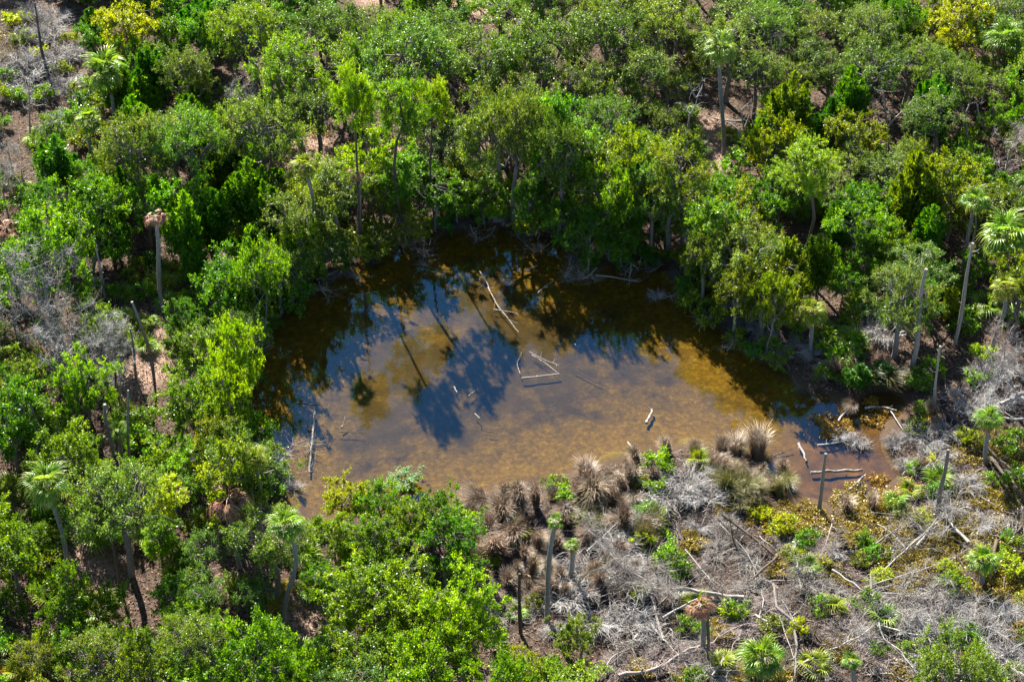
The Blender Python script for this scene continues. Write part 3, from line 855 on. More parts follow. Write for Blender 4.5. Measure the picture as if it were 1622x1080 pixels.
# ------------------------------------------------------------------ trees read from the photograph: crown centre, width, kind
TREES = [
    # beyond the pond, scrub side
    (207, 45, 98, 'broad', 'yellow'), (190, 85, 60, 'broad', 'yellow'), (145, 60, 55, 'broad', 'green'), (218, 205, 58, 'cedar', 'green'), (172, 258, 60, 'cedar', 'cedar'),
    (347, 30, 60, 'tall', 'green'), (311, 120, 55, 'cedar', 'cedar'), (350, 240, 70, 'cedar', 'green'), (385, 255, 60, 'cedar', 'green'), (390, 40, 85, 'oak', 'oak'), (260, 110, 55, 'tall', 'green'),
    (85, 222, 62, 'broad', 'green'), (275, 60, 55, 'tall', 'green'), (250, 230, 50, 'cedar', 'cedar'), (130, 285, 50, 'broad', 'green'),
    # live oaks around the clearing
    (465, 105, 130, 'oak', 'bright'), (425, 35, 90, 'oak', 'oak'), (520, 40, 110, 'oak', 'oak'), (633, 80, 150, 'oak', 'oak'), 
    (715, 205, 38, 'tall', 'green'), (668, 180, 44, 'tall', 'green'), (775, 85, 130, 'oak', 'oak'), (420, 205, 82, 'oak', 'oak'), (500, 165, 110, 'oak', 'oak'), (790, 150, 110, 'oak', 'oak'),
    (560, 85, 120, 'oak', 'bright'), (820, 205, 80, 'oak', 'oak'), (470, 160, 80, 'oak', 'oak'), (700, 60, 110, 'oak', 'oak'),
    (860, 60, 130, 'oak', 'oak'), (850, 160, 115, 'oak', 'oak'), (960, 55, 130, 'oak', 'oak'), (930, 130, 110, 'oak', 'oak'), (1010, 110, 110, 'oak', 'oak'), (1050, 40, 110, 'oak', 'oak'),
    (960, 190, 110, 'oak', 'oak'), (1010, 170, 80, 'oak', 'oak'), (880, 230, 90, 'oak', 'oak'), (1020, 240, 95, 'oak', 'oak'), (1210, 40, 100, 'oak', 'oak'), (1200, 110, 90, 'oak', 'oak'), (1060, 130, 70, 'oak', 'oak'),
    (1290, 40, 90, 'oak', 'oak'), (1380, 45, 100, 'oak', 'oak'), (1310, 110, 80, 'oak', 'oak'), (1440, 90, 90, 'oak', 'oak'), (1250, 120, 70, 'oak', 'oak'), (1590, 20, 80, 'oak', 'oak'), (1580, 130, 70, 'oak', 'oak'),
    (1525, 40, 98, 'broad', 'yellow'), (1500, 85, 60, 'broad', 'yellow'), (1490, 115, 70, 'broad', 'bright'), (1560, 120, 55, 'broad', 'bright'),
    # right of the pond
    (1345, 170, 66, 'cedar', 'cedar'), (1250, 195, 80, 'cedar', 'olive'), (1210, 215, 70, 'cedar', 'green'), (1400, 222, 105, 'broad', 'olive'), (1440, 245, 75, 'oak', 'olive'),
    (1520, 255, 66, 'broad', 'green'), (1350, 255, 80, 'oak', 'oak'), (1460, 310, 85, 'cedar', 'olive'), (1480, 305, 70, 'broad', 'olive'), (1375, 330, 85, 'broad', 'green'), (1330, 350, 60, 'cedar', 'cedar'), (1415, 390, 75, 'broad', 'bright'),
    (1470, 380, 60, 'cedar', 'cedar'), (1370, 420, 60, 'broad', 'green'), (1300, 420, 60, 'cedar', 'green'), (1245, 420, 70, 'cedar', 'olive'), (1508, 475, 36, 'cedar', 'olive'), (1490, 440, 40, 'cedar', 'cedar'),
    (1600, 300, 60, 'broad', 'green'), (1550, 420, 55, 'broad', 'green'), (1420, 165, 60, 'cedar', 'cedar'), (1560, 190, 60, 'broad', 'green'), (1480, 185, 60, 'cedar', 'cedar'),
    (1185, 375, 105, 'oak', 'olive'), (1195, 445, 80, 'oak', 'olive'), (1085, 320, 92, 'broad', 'green'), (1105, 345, 70, 'broad', 'green'), (1045, 310, 60, 'cedar', 'green'), (1090, 395, 36, 'shrub', 'bright'), (965, 350, 80, 'broad', 'green'), (935, 345, 60, 'broad', 'green'), (985, 380, 60, 'broad', 'green'), (1140, 310, 80, 'broad', 'green'),
    (1175, 310, 60, 'broad', 'olive'), (1230, 490, 60, 'broad', 'olive'), (1160, 420, 60, 'broad', 'green'), (1345, 500, 46, 'shrub', 'olive'), (1335, 450, 55, 'broad', 'green'), (1400, 585, 60, 'cedar', 'cedar'), (1360, 590, 50, 'cedar', 'cedar'),
    # on the dark bank
     (800, 320, 60, 'oak', 'oak'), (840, 290, 60, 'oak', 'oak'), (890, 320, 50, 'oak', 'oak'),
     (430, 340, 66, 'cedar', 'green'), (450, 430, 60, 'broad', 'green'), 
    (530, 310, 46, 'broad', 'green'), (440, 300, 50, 'cedar', 'green'),
    # left of the pond
    (290, 370, 74, 'cedar', 'green'), (335, 345, 76, 'cedar', 'green'), (395, 320, 84, 'cedar', 'green'), (345, 285, 50, 'cedar', 'green'), (175, 365, 58, 'cedar', 'green'), (188, 300, 55, 'cedar', 'cedar'), (365, 440, 105, 'broad', 'green'), (400, 470, 80, 'broad', 'green'), (300, 420, 50, 'cedar', 'cedar'),
    (140, 470, 55, 'broad', 'green'), (60, 320, 60, 'broad', 'green'), (290, 500, 60, 'broad', 'green'), (330, 530, 70, 'broad', 'green'), (30, 615, 68, 'tall', 'olive'), (60, 660, 60, 'tall', 'green'), (100, 665, 56, 'broad', 'bright'), (105, 715, 70, 'broad', 'bright'),
    (310, 635, 108, 'broad', 'bright'), (355, 590, 80, 'broad', 'bright'), (375, 610, 60, 'broad', 'olive'), (300, 740, 80, 'broad', 'bright'), (265, 715, 70, 'broad', 'bright'), (200, 770, 74, 'broad', 'bright'), (335, 690, 70, 'broad', 'green'), (255, 800, 74, 'tall', 'yellow'), (250, 850, 60, 'tall', 'bright'), (20, 780, 60, 'broad', 'olive'),
    (345, 730, 60, 'broad', 'bright'), (395, 560, 50, 'broad', 'green'), (420, 500, 50, 'broad', 'green'), (160, 810, 60, 'broad', 'green'),
    # nearest bank
    (640, 748, 60, 'broad', 'green'), (545, 785, 84, 'broad', 'yellow'), (690, 805, 80, 'broad', 'green'), (600, 800, 80, 'broad', 'bright'), (530, 850, 80, 'broad', 'bright'), (590, 860, 90, 'broad', 'bright'), (720, 850, 90, 'broad', 'green'), (650, 830, 80, 'broad', 'bright'), (740, 900, 60, 'broad', 'green'), (660, 900, 60, 'oak', 'oak'),
    (660, 970, 100, 'broad', 'bright'), (725, 1035, 125, 'broad', 'bright'), (640, 1050, 70, 'broad', 'bright'), (430, 1025, 76, 'broad', 'bright'), (492, 1062, 76, 'broad', 'bright'), (160, 965, 90, 'broad', 'bright'), (130, 1030, 100, 'broad', 'green'), (215, 1045, 80, 'broad', 'bright'), (275, 945, 66, 'broad', 'green'), (295, 990, 76, 'broad', 'bright'),
    (325, 865, 76, 'oak', 'oak'), (330, 930, 80, 'oak', 'oak'), (400, 940, 70, 'oak', 'oak'), (60, 1035, 80, 'oak', 'olive'), (270, 1065, 70, 'broad', 'bright'), (15, 950, 60, 'broad', 'green'), (40, 850, 70, 'broad', 'green'), (175, 840, 55, 'broad', 'green'), (510, 920, 60, 'broad', 'green'), (570, 940, 60, 'oak', 'oak'), (400, 1075, 60, 'broad', 'bright'),
    (895, 1015, 72, 'broad', 'olive'), (830, 1070, 80, 'broad', 'olive'), (870, 1075, 60, 'broad', 'bright'),
    # bare trees
    (75, 520, 50, 'broad', 'green'), (150, 500, 46, 'broad', 'green'), (180, 570, 60, 'bare', 'grey'), (30, 555, 50, 'broad', 'olive'), (140, 420, 50, 'bare', 'grey'), (60, 400, 46, 'broad', 'green'), (15, 230, 50, 'bare', 'grey'), (100, 330, 44, 'bare', 'grey'), (1420, 110, 50, 'bare', 'grey'), (1230, 60, 50, 'bare', 'grey'), (1600, 540, 60, 'bare', 'pink'), (240, 1050, 46, 'bare', 'grey'), (1560, 640, 50, 'bare', 'grey'), (400, 150, 44, 'bare', 'grey'),
    (45, 445, 112, 'bare', 'grey'), (118, 510, 90, 'bare', 'grey'), (95, 560, 80, 'bare', 'grey'), (160, 545, 80, 'bare', 'grey'), (20, 500, 80, 'bare', 'grey'), (210, 540, 56, 'bare', 'grey'), (1602, 240, 76, 'bare', 'pink'), (1580, 580, 70, 'bare', 'grey'), (62, 40, 56, 'bare', 'grey'), (70, 395, 60, 'bare', 'grey'), (20, 290, 50, 'bare', 'grey'), (60, 210, 50, 'bare', 'grey'), (370, 165, 60, 'bare', 'grey'), (285, 1020, 50, 'bare', 'grey'),
    (35, 60, 40, 'shrub', 'olive'), (100, 110, 36, 'shrub', 'olive'), (70, 150, 40, 'shrub', 'green'), (20, 30, 40, 'shrub', 'yellow'), (110, 60, 36, 'shrub', 'olive'), (10, 120, 36, 'shrub', 'green'), (60, 85, 30, 'shrub', 'yellow'), (120, 145, 36, 'shrub', 'olive'),
    # shrubs by the marsh
    (890, 772, 52, 'shrub', 'bright'), (1040, 722, 56, 'shrub', 'bright'), (945, 792, 34, 'shrub', 'bright'), (1036, 768, 40, 'shrub', 'bright'), (1060, 872, 60, 'shrub', 'bright'), (1075, 900, 46, 'shrub', 'green'), (1276, 846, 48, 'shrub', 'green'), (1240, 822, 50, 'shrub', 'yellow'), (1210, 805, 36, 'shrub', 'yellow'),
    (1090, 985, 40, 'shrub', 'bright'), (1165, 965, 46, 'shrub', 'green'), (1460, 640, 30, 'shrub', 'bright'), (1600, 700, 60, 'shrub', 'green'), (1540, 690, 44, 'shrub', 'yellow'), (1300, 960, 44, 'shrub', 'green'), (1610, 760, 50, 'shrub', 'green'), (1500, 900, 40, 'shrub', 'yellow'), (1610, 900, 60, 'shrub', 'yellow'), (1330, 565, 50, 'shrub', 'green'), (1530, 560, 50, 'shrub', 'bright'),
]
PALM_VIEW = [(u, v, b[0], b[1], at(*b)[1]) for (u, v, w, b, *_) in PALMS + DEAD_PALMS if b is not None]
PALM_VIEW += [(a, b, c, d, at(c, d)[1]) for a, b, c, d in [(1400, 142, 1408, 215), (1450, 150, 1420, 185), (1540, 160, 1533, 215), (1150, 165, 1170, 215), (1178, 165, 1180, 225), (1095, 135, 1084, 240), (365, 150, 345, 200), (47, 122, 48, 205), (35, 260, 35, 312),
              (152, 395, 166, 465), (209, 478, 236, 552), (166, 640, 178, 712), (203, 618, 206, 726)]]
PALM_VIEW += [(1467, 426, 1442, 585, at(1442, 585)[1]), (1541, 385, 1512, 545, at(1512, 545)[1])]
for u, v, w, sp, c in TREES:
    # a tree in front of a palm stands aside, so that the palm's trunk shows as in the photograph
    for pu, pv, bu, bv, py in PALM_VIEW:
        uc = (pu + bu) / 2
        if v > pv and v - .5 * w < bv and abs(u - uc) < .55 * w and at(u, v, 4)[1] < py:
            u = uc + (.55 * w + 4) * (1 if u > uc else -1)
    # the trees beyond the pond are the tall ones: their shadows reach its middle
    tall = 1.25 if (v < 345 and 420 < u < 1150 and sp != 'shrub') else 1.0
    tree_at(u, v, w, sp, c, hk=1.3 if sp == 'bare' else max(tall, 1.18) if sp in ('broad', 'oak') else tall)

# ------------------------------------------------------------------ the rest of the wood, filled in between
def fill():
    rng = random.Random(3)
    cand = []
    x = -62.0
    while x < 62:
        y = -44.0
        while y < 76:
            cand.append((x + rng.uniform(-1.3, 1.3), y + rng.uniform(-1.3, 1.3)))
            y += 2.6
        x += 2.6
    rng.shuffle(cand)
    xy = np.array(cand)
    sp_, sm, sc = sdist(POND, xy), sdist(MARSH, xy), clear_sd(xy)
    n = 0
    for (x, y), a, b, c in zip(cand, sp_, sm, sc):
        u, v = project((x, y, 2.5))
        if u < -110 or u > 1730 or v < -70 or v > 1180: continue
        if a < .5 or b < .5 or c < .6: continue
        dd = min((math.hypot(x - q[0], y - q[1]) / (.5 + q[2] * .72) for q in PLACED))
        if dd < (1.36 if (v < 300 and 380 < u < 1300) else 1.16): continue
        uc_, vc_ = project((x, y, 4.5))
        if any(abs(uc_ - (pu + bu) / 2) < 40 and pv - 36 < vc_ < bv + 26 and y < py + .5 for pu, pv, bu, bv, py in PALM_VIEW): continue
        # keep the open views over the pond and the marsh that the photograph has
        g = at(*project((x, y, 4.6)), 0)[:2]
        if sdist(POND, g)[0] < .3 or sdist(MARSH, g)[0] < -.5 or clear_sd(g[None])[0] < -.6: continue
        r = rng.random()
        if v < 280 and 380 < u < 1250:
            k = ('oak', 'oak') if r < .7 else ('broad', 'green') if r < .85 else ('oak', 'bright')
        elif v < 300 and u >= 1250:
            k = ('oak', 'oak') if r < .4 else ('broad', 'green') if r < .65 else ('cedar', 'cedar') if r < .85 else ('broad', 'olive')
        elif u <= 420 and v < 460:
            k = ('cedar', 'green') if r < .3 else ('cedar', 'cedar') if r < .55 else ('broad', 'green') if r < .8 else ('oak', 'oak')
        elif u >= 1000 and v < 640:
            k = ('broad', 'olive') if r < .3 else ('cedar', 'cedar') if r < .5 else ('broad', 'green') if r < .8 else ('oak', 'oak')
        else:
            k = ('broad', 'bright') if r < .4 else ('broad', 'green') if r < .7 else ('oak', 'oak') if r < .88 else ('tall', 'olive')
        s = rng.uniform(.62, 1.0) * (.85 if k[0] == 'oak' else 1.0)
        plant(k[0], k[1], x, y, s * (1.2 if k[0] == 'cedar' else 1), rng.uniform(.7, .95) if k[0] == 'cedar' else rng.uniform(.9, 1.6))
        n += 1
    return n
NFILL = fill()

# understory: palmettos and shrubs where light reaches the ground
def understory():
    rng = random.Random(23)
    for (u, v, s) in [(98, 258, 1.2), (920, 250, 1.1), (945, 285, 1.5), (955, 262, 1.2), (1095, 210, 1.1), (1100, 238, 1.1), (985, 235, 1.0), (505, 330, 1.1), (530, 345, 1.0), (545, 305, 1.0), (590, 300, 1.1), (610, 315, 1.0),
                     (255, 450, 1.2), (270, 430, 1.1), (265, 475, 1.0), (500, 300, 1.1), (470, 320, 1.0), (930, 300, 1.1), (1010, 285, 1.0), (1310, 340, 1.2), (1290, 330, 1.1), (1560, 480, 1.2), (1540, 500, 1.1), (1600, 500, 1.2),
                     (500, 900, 1.1), (480, 880, 1.2), (490, 930, 1.1), (150, 850, 1.2), (230, 545, 1.0), (1130, 290, 1.0), (1260, 330, 1.1), (570, 890, 1.1), (620, 905, 1.1), (540, 965, 1.0), (1325, 560, 1.2), (60, 215, 1.1), (100, 190, 1.0), (820, 300, 1.0), (860, 262, 1.0)]:
        p = on_ground(u, v, .5)
        palmetto(p[0], p[1], s * .9, 9, rng.random() < .25)
    n = 0
    for _ in range(2400):
        u, v = rng.uniform(-60, 1680), rng.uniform(-30, 1110)
        p = at(u, v, .5)
        q = p[:2][None]
        if sdist(POND, q)[0] < 1.0 or sdist(MARSH, q)[0] < 0 or clear_sd(q)[0] < .3: continue
        if min(math.hypot(p[0] - t[0], p[1] - t[1]) - t[2] * .75 for t in PLACED) < .1: continue
        n += 1
        if n > 300: break
        if rng.random() < .35: palmetto(p[0], p[1], rng.uniform(.7, 1.0), 8, rng.random() < .2)
        else: plant('shrub', rng.choice(['green', 'green', 'olive', 'bright']), p[0], p[1], rng.uniform(.7, 1.25))
understory()

def bank_wood():
    rng = random.Random(909)
    for (u, v) in [(470, 478), (505, 452), (545, 432), (590, 412), (640, 396), (672, 378), (705, 366), (745, 362), (785, 364), (830, 376), (870, 392), (905, 412), (945, 430), (1000, 424), (1050, 424), (1085, 456), (1120, 500), (1165, 540), (1205, 562), (1255, 600), (420, 545), (405, 590), (395, 640), (390, 700)]:
        dx, dy = rng.uniform(-30, 30), rng.uniform(6, 30)
        m_ = rng.choice(['dark_wood', 'dead_wood', 'bark_grey'])
        o = log([(u, v - 6, .45), (u + dx * .5, v + dy * .5, .3), (u + dx, v + dy, .0)], rng.uniform(.05, .10), '', m_, limbs=rng.randint(3, 7), twigs=rng.randint(30, 120), limb_len=rng.uniform(.7, 1.3), water=True, group='dead branches leaning from the wooded bank', name='fallen_branch', cat='branch')
        later(o, f"{dict(dark_wood='blackish', dead_wood='tan', bark_grey='grey')[m_]} dead branch leaning into the water", at(u, v))
def shoreline():
    rng = random.Random(31)
    P = POND
    for k in range(len(P)):
        a, b = P[k], P[(k + 1) % len(P)]
        n = max(1, int(np.linalg.norm(b - a) / .85))
        for i in range(n):
            q = a + (b - a) * (i + rng.random()) / n
            t = b - a; nr = np.array([t[1], -t[0]]) / np.linalg.norm(t)
            if sdist(P, q + nr)[0] < 0: nr = -nr
            q = q + nr * rng.uniform(-.7, 1.2)
            u, v = project((q[0], q[1], .3))
            if v > 690 and u > 430: continue            # the open near bank
            if u > 1230 and v > 580: continue           # the inlet
            if rng.random() < .3: brush(u, v, rng.uniform(28, 52), 'bark_grey', .8)
            else: plant('shrub', rng.choice(['green', 'cedar', 'cedar', 'olive']), q[0], q[1], rng.uniform(.6, 1.3), rng.uniform(.8, 1.3), .2)
    # a tall dense row close behind the far bank
    for (u, v) in [(455, 455), (490, 425), (528, 405), (600, 378), (632, 365), (668, 345), (712, 338), (752, 334), (790, 338), (860, 355), (905, 372), (950, 395), (1005, 396), (1055, 398), (1092, 430), (1125, 470), (1165, 508), (1205, 535)]:
        p = on_ground(u + rng.uniform(-8, 8), v - rng.uniform(0, 14))
        sp, c = rng.choice([('broad', 'green'), ('oak', 'oak'), ('broad', 'olive'), ('cedar', 'cedar'), ('oak', 'olive'), ('tall', 'green')])
        plant(sp, c, p[0], p[1], rng.uniform(.85, 1.15) * (.75 if sp == 'oak' else 1) * (.75 if 560 < u < 780 else 1), rng.uniform(1.1, 1.5) * (.8 if 560 < u < 780 else 1))

# ------------------------------------------------------------------ dead wood
seed_n = [500]
SNAG_LAST = [None]
def snag(base, top, r, label, m='dead_wood', stubs=4, group='standing dead trunks'):
    """standing dead trunk, broken at the top"""
    seed_n[0] += 1
    rng = np.random.RandomState(seed_n[0])
    b = on_ground(*base); t = at_depth(top[0], top[1], b[1])
    b[2] = gz(b[0], b[1]) - .03
    root = link('dead_tree', None, loc=b); root.empty_display_size = .3
    SNAG_LAST[0] = root
    tag(root, label, 'dead tree', group)
    link('trunk', trunk_between(b, t, r * 1.15, r * .7, M[m], 8, .02, seed_n[0]), root)
    d = t - b
    for k in range(stubs):
        p = d * rng.uniform(.35, .97)
        a = rng.uniform(0, 6.28)
        e = p + np.array([math.cos(a) * .5, math.sin(a) * .5, rng.uniform(.1, .5)]) * rng.uniform(.5, 1.5)
        mb = MB(); mb.tube(bent(rng, p, e, 4, .08), np.linspace(r * .3, .012, 4), 5)
        link('branch_stub', mb.mesh('branch_stub', M[m], True), root)
    PLACED.append((b[0], b[1], .5))
def log(pts, r, label, m='dead_wood', h=0.0, group=None, twigs=0, limbs=0, taper=.55, name='fallen_log', water=False, cat='log', limb_len=1.6, up=.6):
    """trunk lying along the pixels pts; h lifts points above the ground; water: floats half sunk"""
    seed_n[0] += 1
    rng = np.random.RandomState(seed_n[0])
    r = r * (.66 if water else .82)
    if water and m == 'bleached': m = 'drift'
    P = []
    for i, q in enumerate(pts):
        hh = q[2] if len(q) > 2 else h
        if water: P.append(at(q[0], q[1], hh + r * .25))
        else: P.append(on_ground(q[0], q[1], hh + r * .7))
    P = np.array(P)
    o0 = P[0].copy()
    # resample with slight irregularity
    seg = np.concatenate([[0], np.cumsum(np.linalg.norm(np.diff(P, axis=0), axis=1))])
    n = max(6, int(seg[-1] / .5))
    tt = np.linspace(0, seg[-1], n)
    Q = np.stack([np.interp(tt, seg, P[:, k]) for k in range(3)], 1)
    Q[1:-1] += rng.normal(size=(n - 2, 3)) * r * .32
    rad = np.linspace(r, r * taper, n) * (1 + .09 * rng.normal(size=n).clip(-1, 1))
    mb = MB(); mb.tube(Q - o0, rad, 8 if r > .05 else 5, .5, True)
    tr = mb.mesh('trunk', M[m], True)
    if water and not limbs and seg[-1] > 1.2: limbs, limb_len = 2, .45
    if not (twigs or limbs):
        o = link(name, tr, loc=o0)
        tag(o, label, cat, group)
        return o
    root = link(name, None, loc=o0); root.empty_display_size = .3
    tag(root, label, cat, group)
    link('trunk', tr, root)
    nodes = list((Q - o0)[n // 2:])
    for k in range(limbs):
        i = rng.randint(int(n * .3), n)
        p = Q[i] - o0
        ax = unit(Q[min(i + 1, n - 1)] - Q[max(i - 1, 0)])
        a = rng.normal(size=3) * [1, 1, .5]
        e = p + (ax * rng.uniform(.3, .9) + unit(a) * .8 + [0, 0, rng.uniform(-.1, up)]) * limb_len * rng.uniform(.5, 1.2)
        zf = gz(e[0] + o0[0], e[1] + o0[1]) + .03 - o0[2]
        e[2] = max(e[2], zf)
        pts_ = bent(rng, p, e, 6, .08)
        mb = MB(); mb.tube(pts_, np.linspace(rad[i] * .55, .012, 6), 5)
        link('limb', mb.mesh('limb', M[m], True), root)
        nodes.extend(pts_[2:])
    if twigs:
        nodes = np.array(nodes)
        i = rng.randint(0, len(nodes), twigs)
        p0 = nodes[i]
        d = rng.normal(size=(twigs, 3)) * [.55, .55, .35] + [0, 0, .1]
        mb = MB(); mb.twigs(p0, p0 + d * .5 + rng.normal(size=(twigs, 3)) * .06, p0 + d, rng.uniform(.006, .014, twigs))
        link('twigs', mb.mesh('twigs', M[m]), root)
    return root

# standing
snag((1442, 585), (1467, 426), .17, 'tall limbless grey trunk, thicker of the pair above the marsh', 'dead_wood', 1)
snag((1512, 545), (1541, 385), .14, 'tall tapering grey trunk with short stubs, slimmer of the pair', 'dead_wood', 3)
snag((1297, 808), (1308, 718), .13, 'straight dark pole standing at the shallow end beside two lying logs', 'bark_grey', 0)
snag((1487, 818), (1502, 712), .15, 'blunt dark grey post-like trunk in the marsh brush', 'bark_grey', 2)
snag((1481, 640), (1489, 548), .10, 'thin bare trunk with splayed broken fronds at its top', 'dead_wood', 5)
snag((825, 1005), (823, 908), .12, 'dark thin snag with flared foot on the pale litter', 'dark_wood', 3)
snag((168, 472), (152, 395), .11, 'pale leaning snag beside the small round cedar', 'twig_grey', 6)
snag((240, 562), (209, 478), .12, 'leaning blue-grey trunk without crown by the bank trees', 'bark_palm', 1)
snag((180, 722), (166, 640), .14, 'thick leaning grey trunk beside the small tufted palm', 'bark_palm', 2)
snag((206, 736), (203, 618), .10, 'thin straight grey trunk behind the small tufted palm', 'bark_palm', 3)
snag((705, 932), (701, 882), .13, 'short bluish trunk under the mid-green bank trees', 'bark_palm', 0)
snag((614, 1048), (606, 995), .15, 'short bluish palm trunk with splintered pale top', 'bark_palm', 4)
snag((73, 108), (55, 5), .10, 'dark leafless snag in the grey dry scrub', 'dark_wood', 9)
snag((1120, 1032), (1122, 970), .10, 'short brown snag under the fallen tree', 'bark_brown', 1)
snag((628, 300), (632, 276), .10, 'short pale stump by the dark bank tree', 'dead_wood', 2)
for k, (bu, bv, tu, tv) in enumerate([(125, 655, 118, 580), (135, 640, 128, 560), (215, 600, 206, 520), (60, 740, 48, 640), (190, 640, 182, 560), (95, 600, 85, 520), (1530, 440, 1545, 340), (1350, 150, 1352, 80), (1275, 70, 1278, 5), (410, 130, 395, 50), (1395, 120, 1398, 40), (760, 250, 755, 180), (815, 285, 805, 215), (190, 930, 165, 800), (1010, 80, 1012, 20)]):
    snag((bu, bv), (tu, tv), .09, 'x', ['bark_grey', 'bark_brown', 'bark_palm'][k % 3], 5)
    later(SNAG_LAST[0], f"thin bare {['grey', 'brown', 'bluish'][k % 3]} dead trunk in the wood", at(bu, bv))
def crooked(base, lines, r, label):
    """bleached dead tree: base pixel and limbs as pixel polylines at the depth of the base"""
    seed_n[0] += 1
    rng = np.random.RandomState(seed_n[0])
    b = on_ground(*base); b[2] -= .1
    root = link('bleached_tree', None, loc=b); root.empty_display_size = .3
    tag(root, label, 'dead tree', 'bleached dead trees')
    for k, ln in enumerate(lines):
        P = np.array([at_depth(u, v, b[1] - (.0 if k == 0 else rng.uniform(-.3, .3) * min(1, i))) for i, (u, v) in enumerate(ln)]) - b
        mb = MB(); mb.tube(P, np.linspace(r if k == 0 else r * .7, .025, len(P)), 6)
        nodes = P[len(P) // 2:]
        d = rng.normal(size=(14, 3)) * .35 + [0, 0, .2]
        p0 = nodes[rng.randint(0, len(nodes), 14)]
        mb.twigs(p0, p0 + d * .5 + rng.normal(size=(14, 3)) * .05, p0 + d, .014)
        link('trunk' if k == 0 else 'limb', mb.mesh('limb', M['bleached'], True), root)
crooked((1082, 262), [[(1082, 262), (1085, 235), (1090, 200), (1093, 182), (1102, 168), (1105, 152)], [(1093, 182), (1085, 172), (1080, 168)], [(1102, 155), (1096, 145), (1092, 135)], [(1104, 155), (1112, 140), (1113, 128)]],
        .12, 'crooked bleached dead tree left of the tallest palm among oaks')
crooked((1180, 240), [[(1180, 240), (1180, 215), (1176, 190), (1175, 175), (1183, 165)], [(1178, 225), (1168, 205), (1155, 195), (1140, 190)], [(1176, 192), (1160, 192), (1140, 190), (1120, 184), (1104, 183)], [(1181, 200), (1188, 182), (1187, 168)], [(1176, 190), (1172, 175)]],
        .12, 'bleached dead tree with one long arching horizontal limb')
crooked((1408, 250), [[(1408, 250), (1408, 215), (1404, 190), (1402, 165), (1396, 145), (1386, 142)], [(1408, 200), (1414, 192), (1428, 178), (1445, 160), (1462, 153), (1482, 154)], [(1404, 200), (1392, 190), (1389, 175), (1383, 166)], [(1404, 190), (1404, 178)]],
        .13, 'white crooked dead limbs with one long arm reaching over the cedars')
crooked((1533, 240), [[(1533, 240), (1532, 210), (1529, 182), (1536, 165), (1548, 162), (1554, 165)], [(1529, 182), (1524, 172)], [(1548, 165), (1550, 185), (1556, 200), (1558, 208)]],
        .11, 'white hooked dead limb beside the shadowed trees')
crooked((325, 215), [[(325, 215), (322, 205), (332, 190), (348, 184), (362, 180), (372, 165), (380, 148)], [(362, 180), (378, 178), (394, 168)], [(366, 176), (366, 160), (360, 148)], [(372, 165), (388, 152)]],
        .10, 'bleached branching dead limb leaning over the dark cedars')
crooked((48, 222), [[(48, 222), (47, 190), (47, 165), (46, 140), (47, 122)], [(47, 175), (40, 172)], [(47, 165), (58, 168), (70, 166)], [(46, 150), (56, 138), (68, 135)]],
        .09, 'thin white dead tree below the grey dry scrub')
crooked((35, 330), [[(35, 330), (33, 300), (36, 285), (48, 275), (68, 278)], [(34, 295), (22, 278), (5, 272)], [(36, 285), (34, 270), (45, 258)], [(15, 275), (12, 262)]],
        .10, 'white forked dead tree beside the rust-headed dead palm')

# logs in the pond
W = 'logs and branches lying in the pond'
log([(498, 652), (497, 672), (493, 700), (490, 748)], .13, 'thick bleached log with root plate lying in the shaded corner', 'bleached', water=True, limbs=12, twigs=160, limb_len=.75, group=W, name='sunken_log', taper=.7)
log([(826, 599), (857, 596), (886, 592)], .085, 'straight grey log under two crossed poles in open water', 'dead_wood', water=True, group=W, name='floating_log', taper=.9)
log([(842, 562), (862, 574), (886, 592)], .06, 'thin pale pole touching the end of the grey log', 'bleached', water=True, group=W, name='floating_branch')
log([(838, 557), (862, 570), (885, 578)], .05, 'brown half-sunk branch above the thin pale pole', 'dead_wood', water=True, group=W, name='floating_branch', limbs=4, limb_len=.6)
log([(824, 592), (818, 575), (826, 560)], .05, 'small forked white branch at the end of the grey log', 'bleached', water=True, group=W, name='floating_branch', limbs=3, limb_len=.8)
log([(773, 455), (786, 480), (800, 500), (822, 526)], .08, 'long pale branch with cross piece near the tree reflections', 'bleached', water=True, group=W, name='floating_branch', limbs=2, limb_len=.9, up=.1)
log([(781, 490), (800, 492), (818, 496)], .07, 'short pale branch crossing the long pale one', 'bleached', water=True, group=W, name='floating_branch')
log([(1024, 670), (1028, 660), (1032, 648)], .17, 'short split driftwood piece alone in open shallow water', 'bleached', water=True, group=W, name='driftwood')
log([(944, 436), (975, 440), (1010, 446)], .09, 'pale rotten log in the black shade of the bank', 'dead_wood', water=True, group=W, name='floating_log')
log([(470, 638), (488, 640), (500, 641)], .08, 'dark short log above the bleached root-plate log', 'dark_wood', water=True, group=W, name='floating_log')
log([(535, 683), (555, 684), (577, 685)], .05, 'thin dark stick beside the small white stub', 'dark_wood', water=True, group=W, name='floating_branch')
log([(540, 677), (546, 672)], .09, 'small white stub sticking out of the water', 'bleached', water=True, group=W, name='floating_branch', limbs=2, limb_len=.5)
log([(719, 612), (724, 622)], .09, 'small bright stick in the tip of the tree shadow', 'bleached', water=True, group=W, name='floating_branch')
log([(742, 628), (752, 618)], .07, 'curved white twig at the tip of the tree shadow', 'bleached', water=True, group=W, name='floating_branch', limbs=2, limb_len=.6)
log([(752, 655), (760, 662)], .06, 'small forked twig in the open brown water', 'dead_wood', water=True, group=W, name='floating_branch', limbs=3, limb_len=.5)
log([(772, 683), (787, 685)], .05, 'tiny dark stick in the shallows by the tussocks', 'dark_wood', water=True, group=W, name='floating_branch')
log([(910, 587), (932, 598), (960, 612)], .06, 'long sunken dark branch right of the grey log', 'dark_wood', water=True, group=W, name='floating_branch', h=-.12)
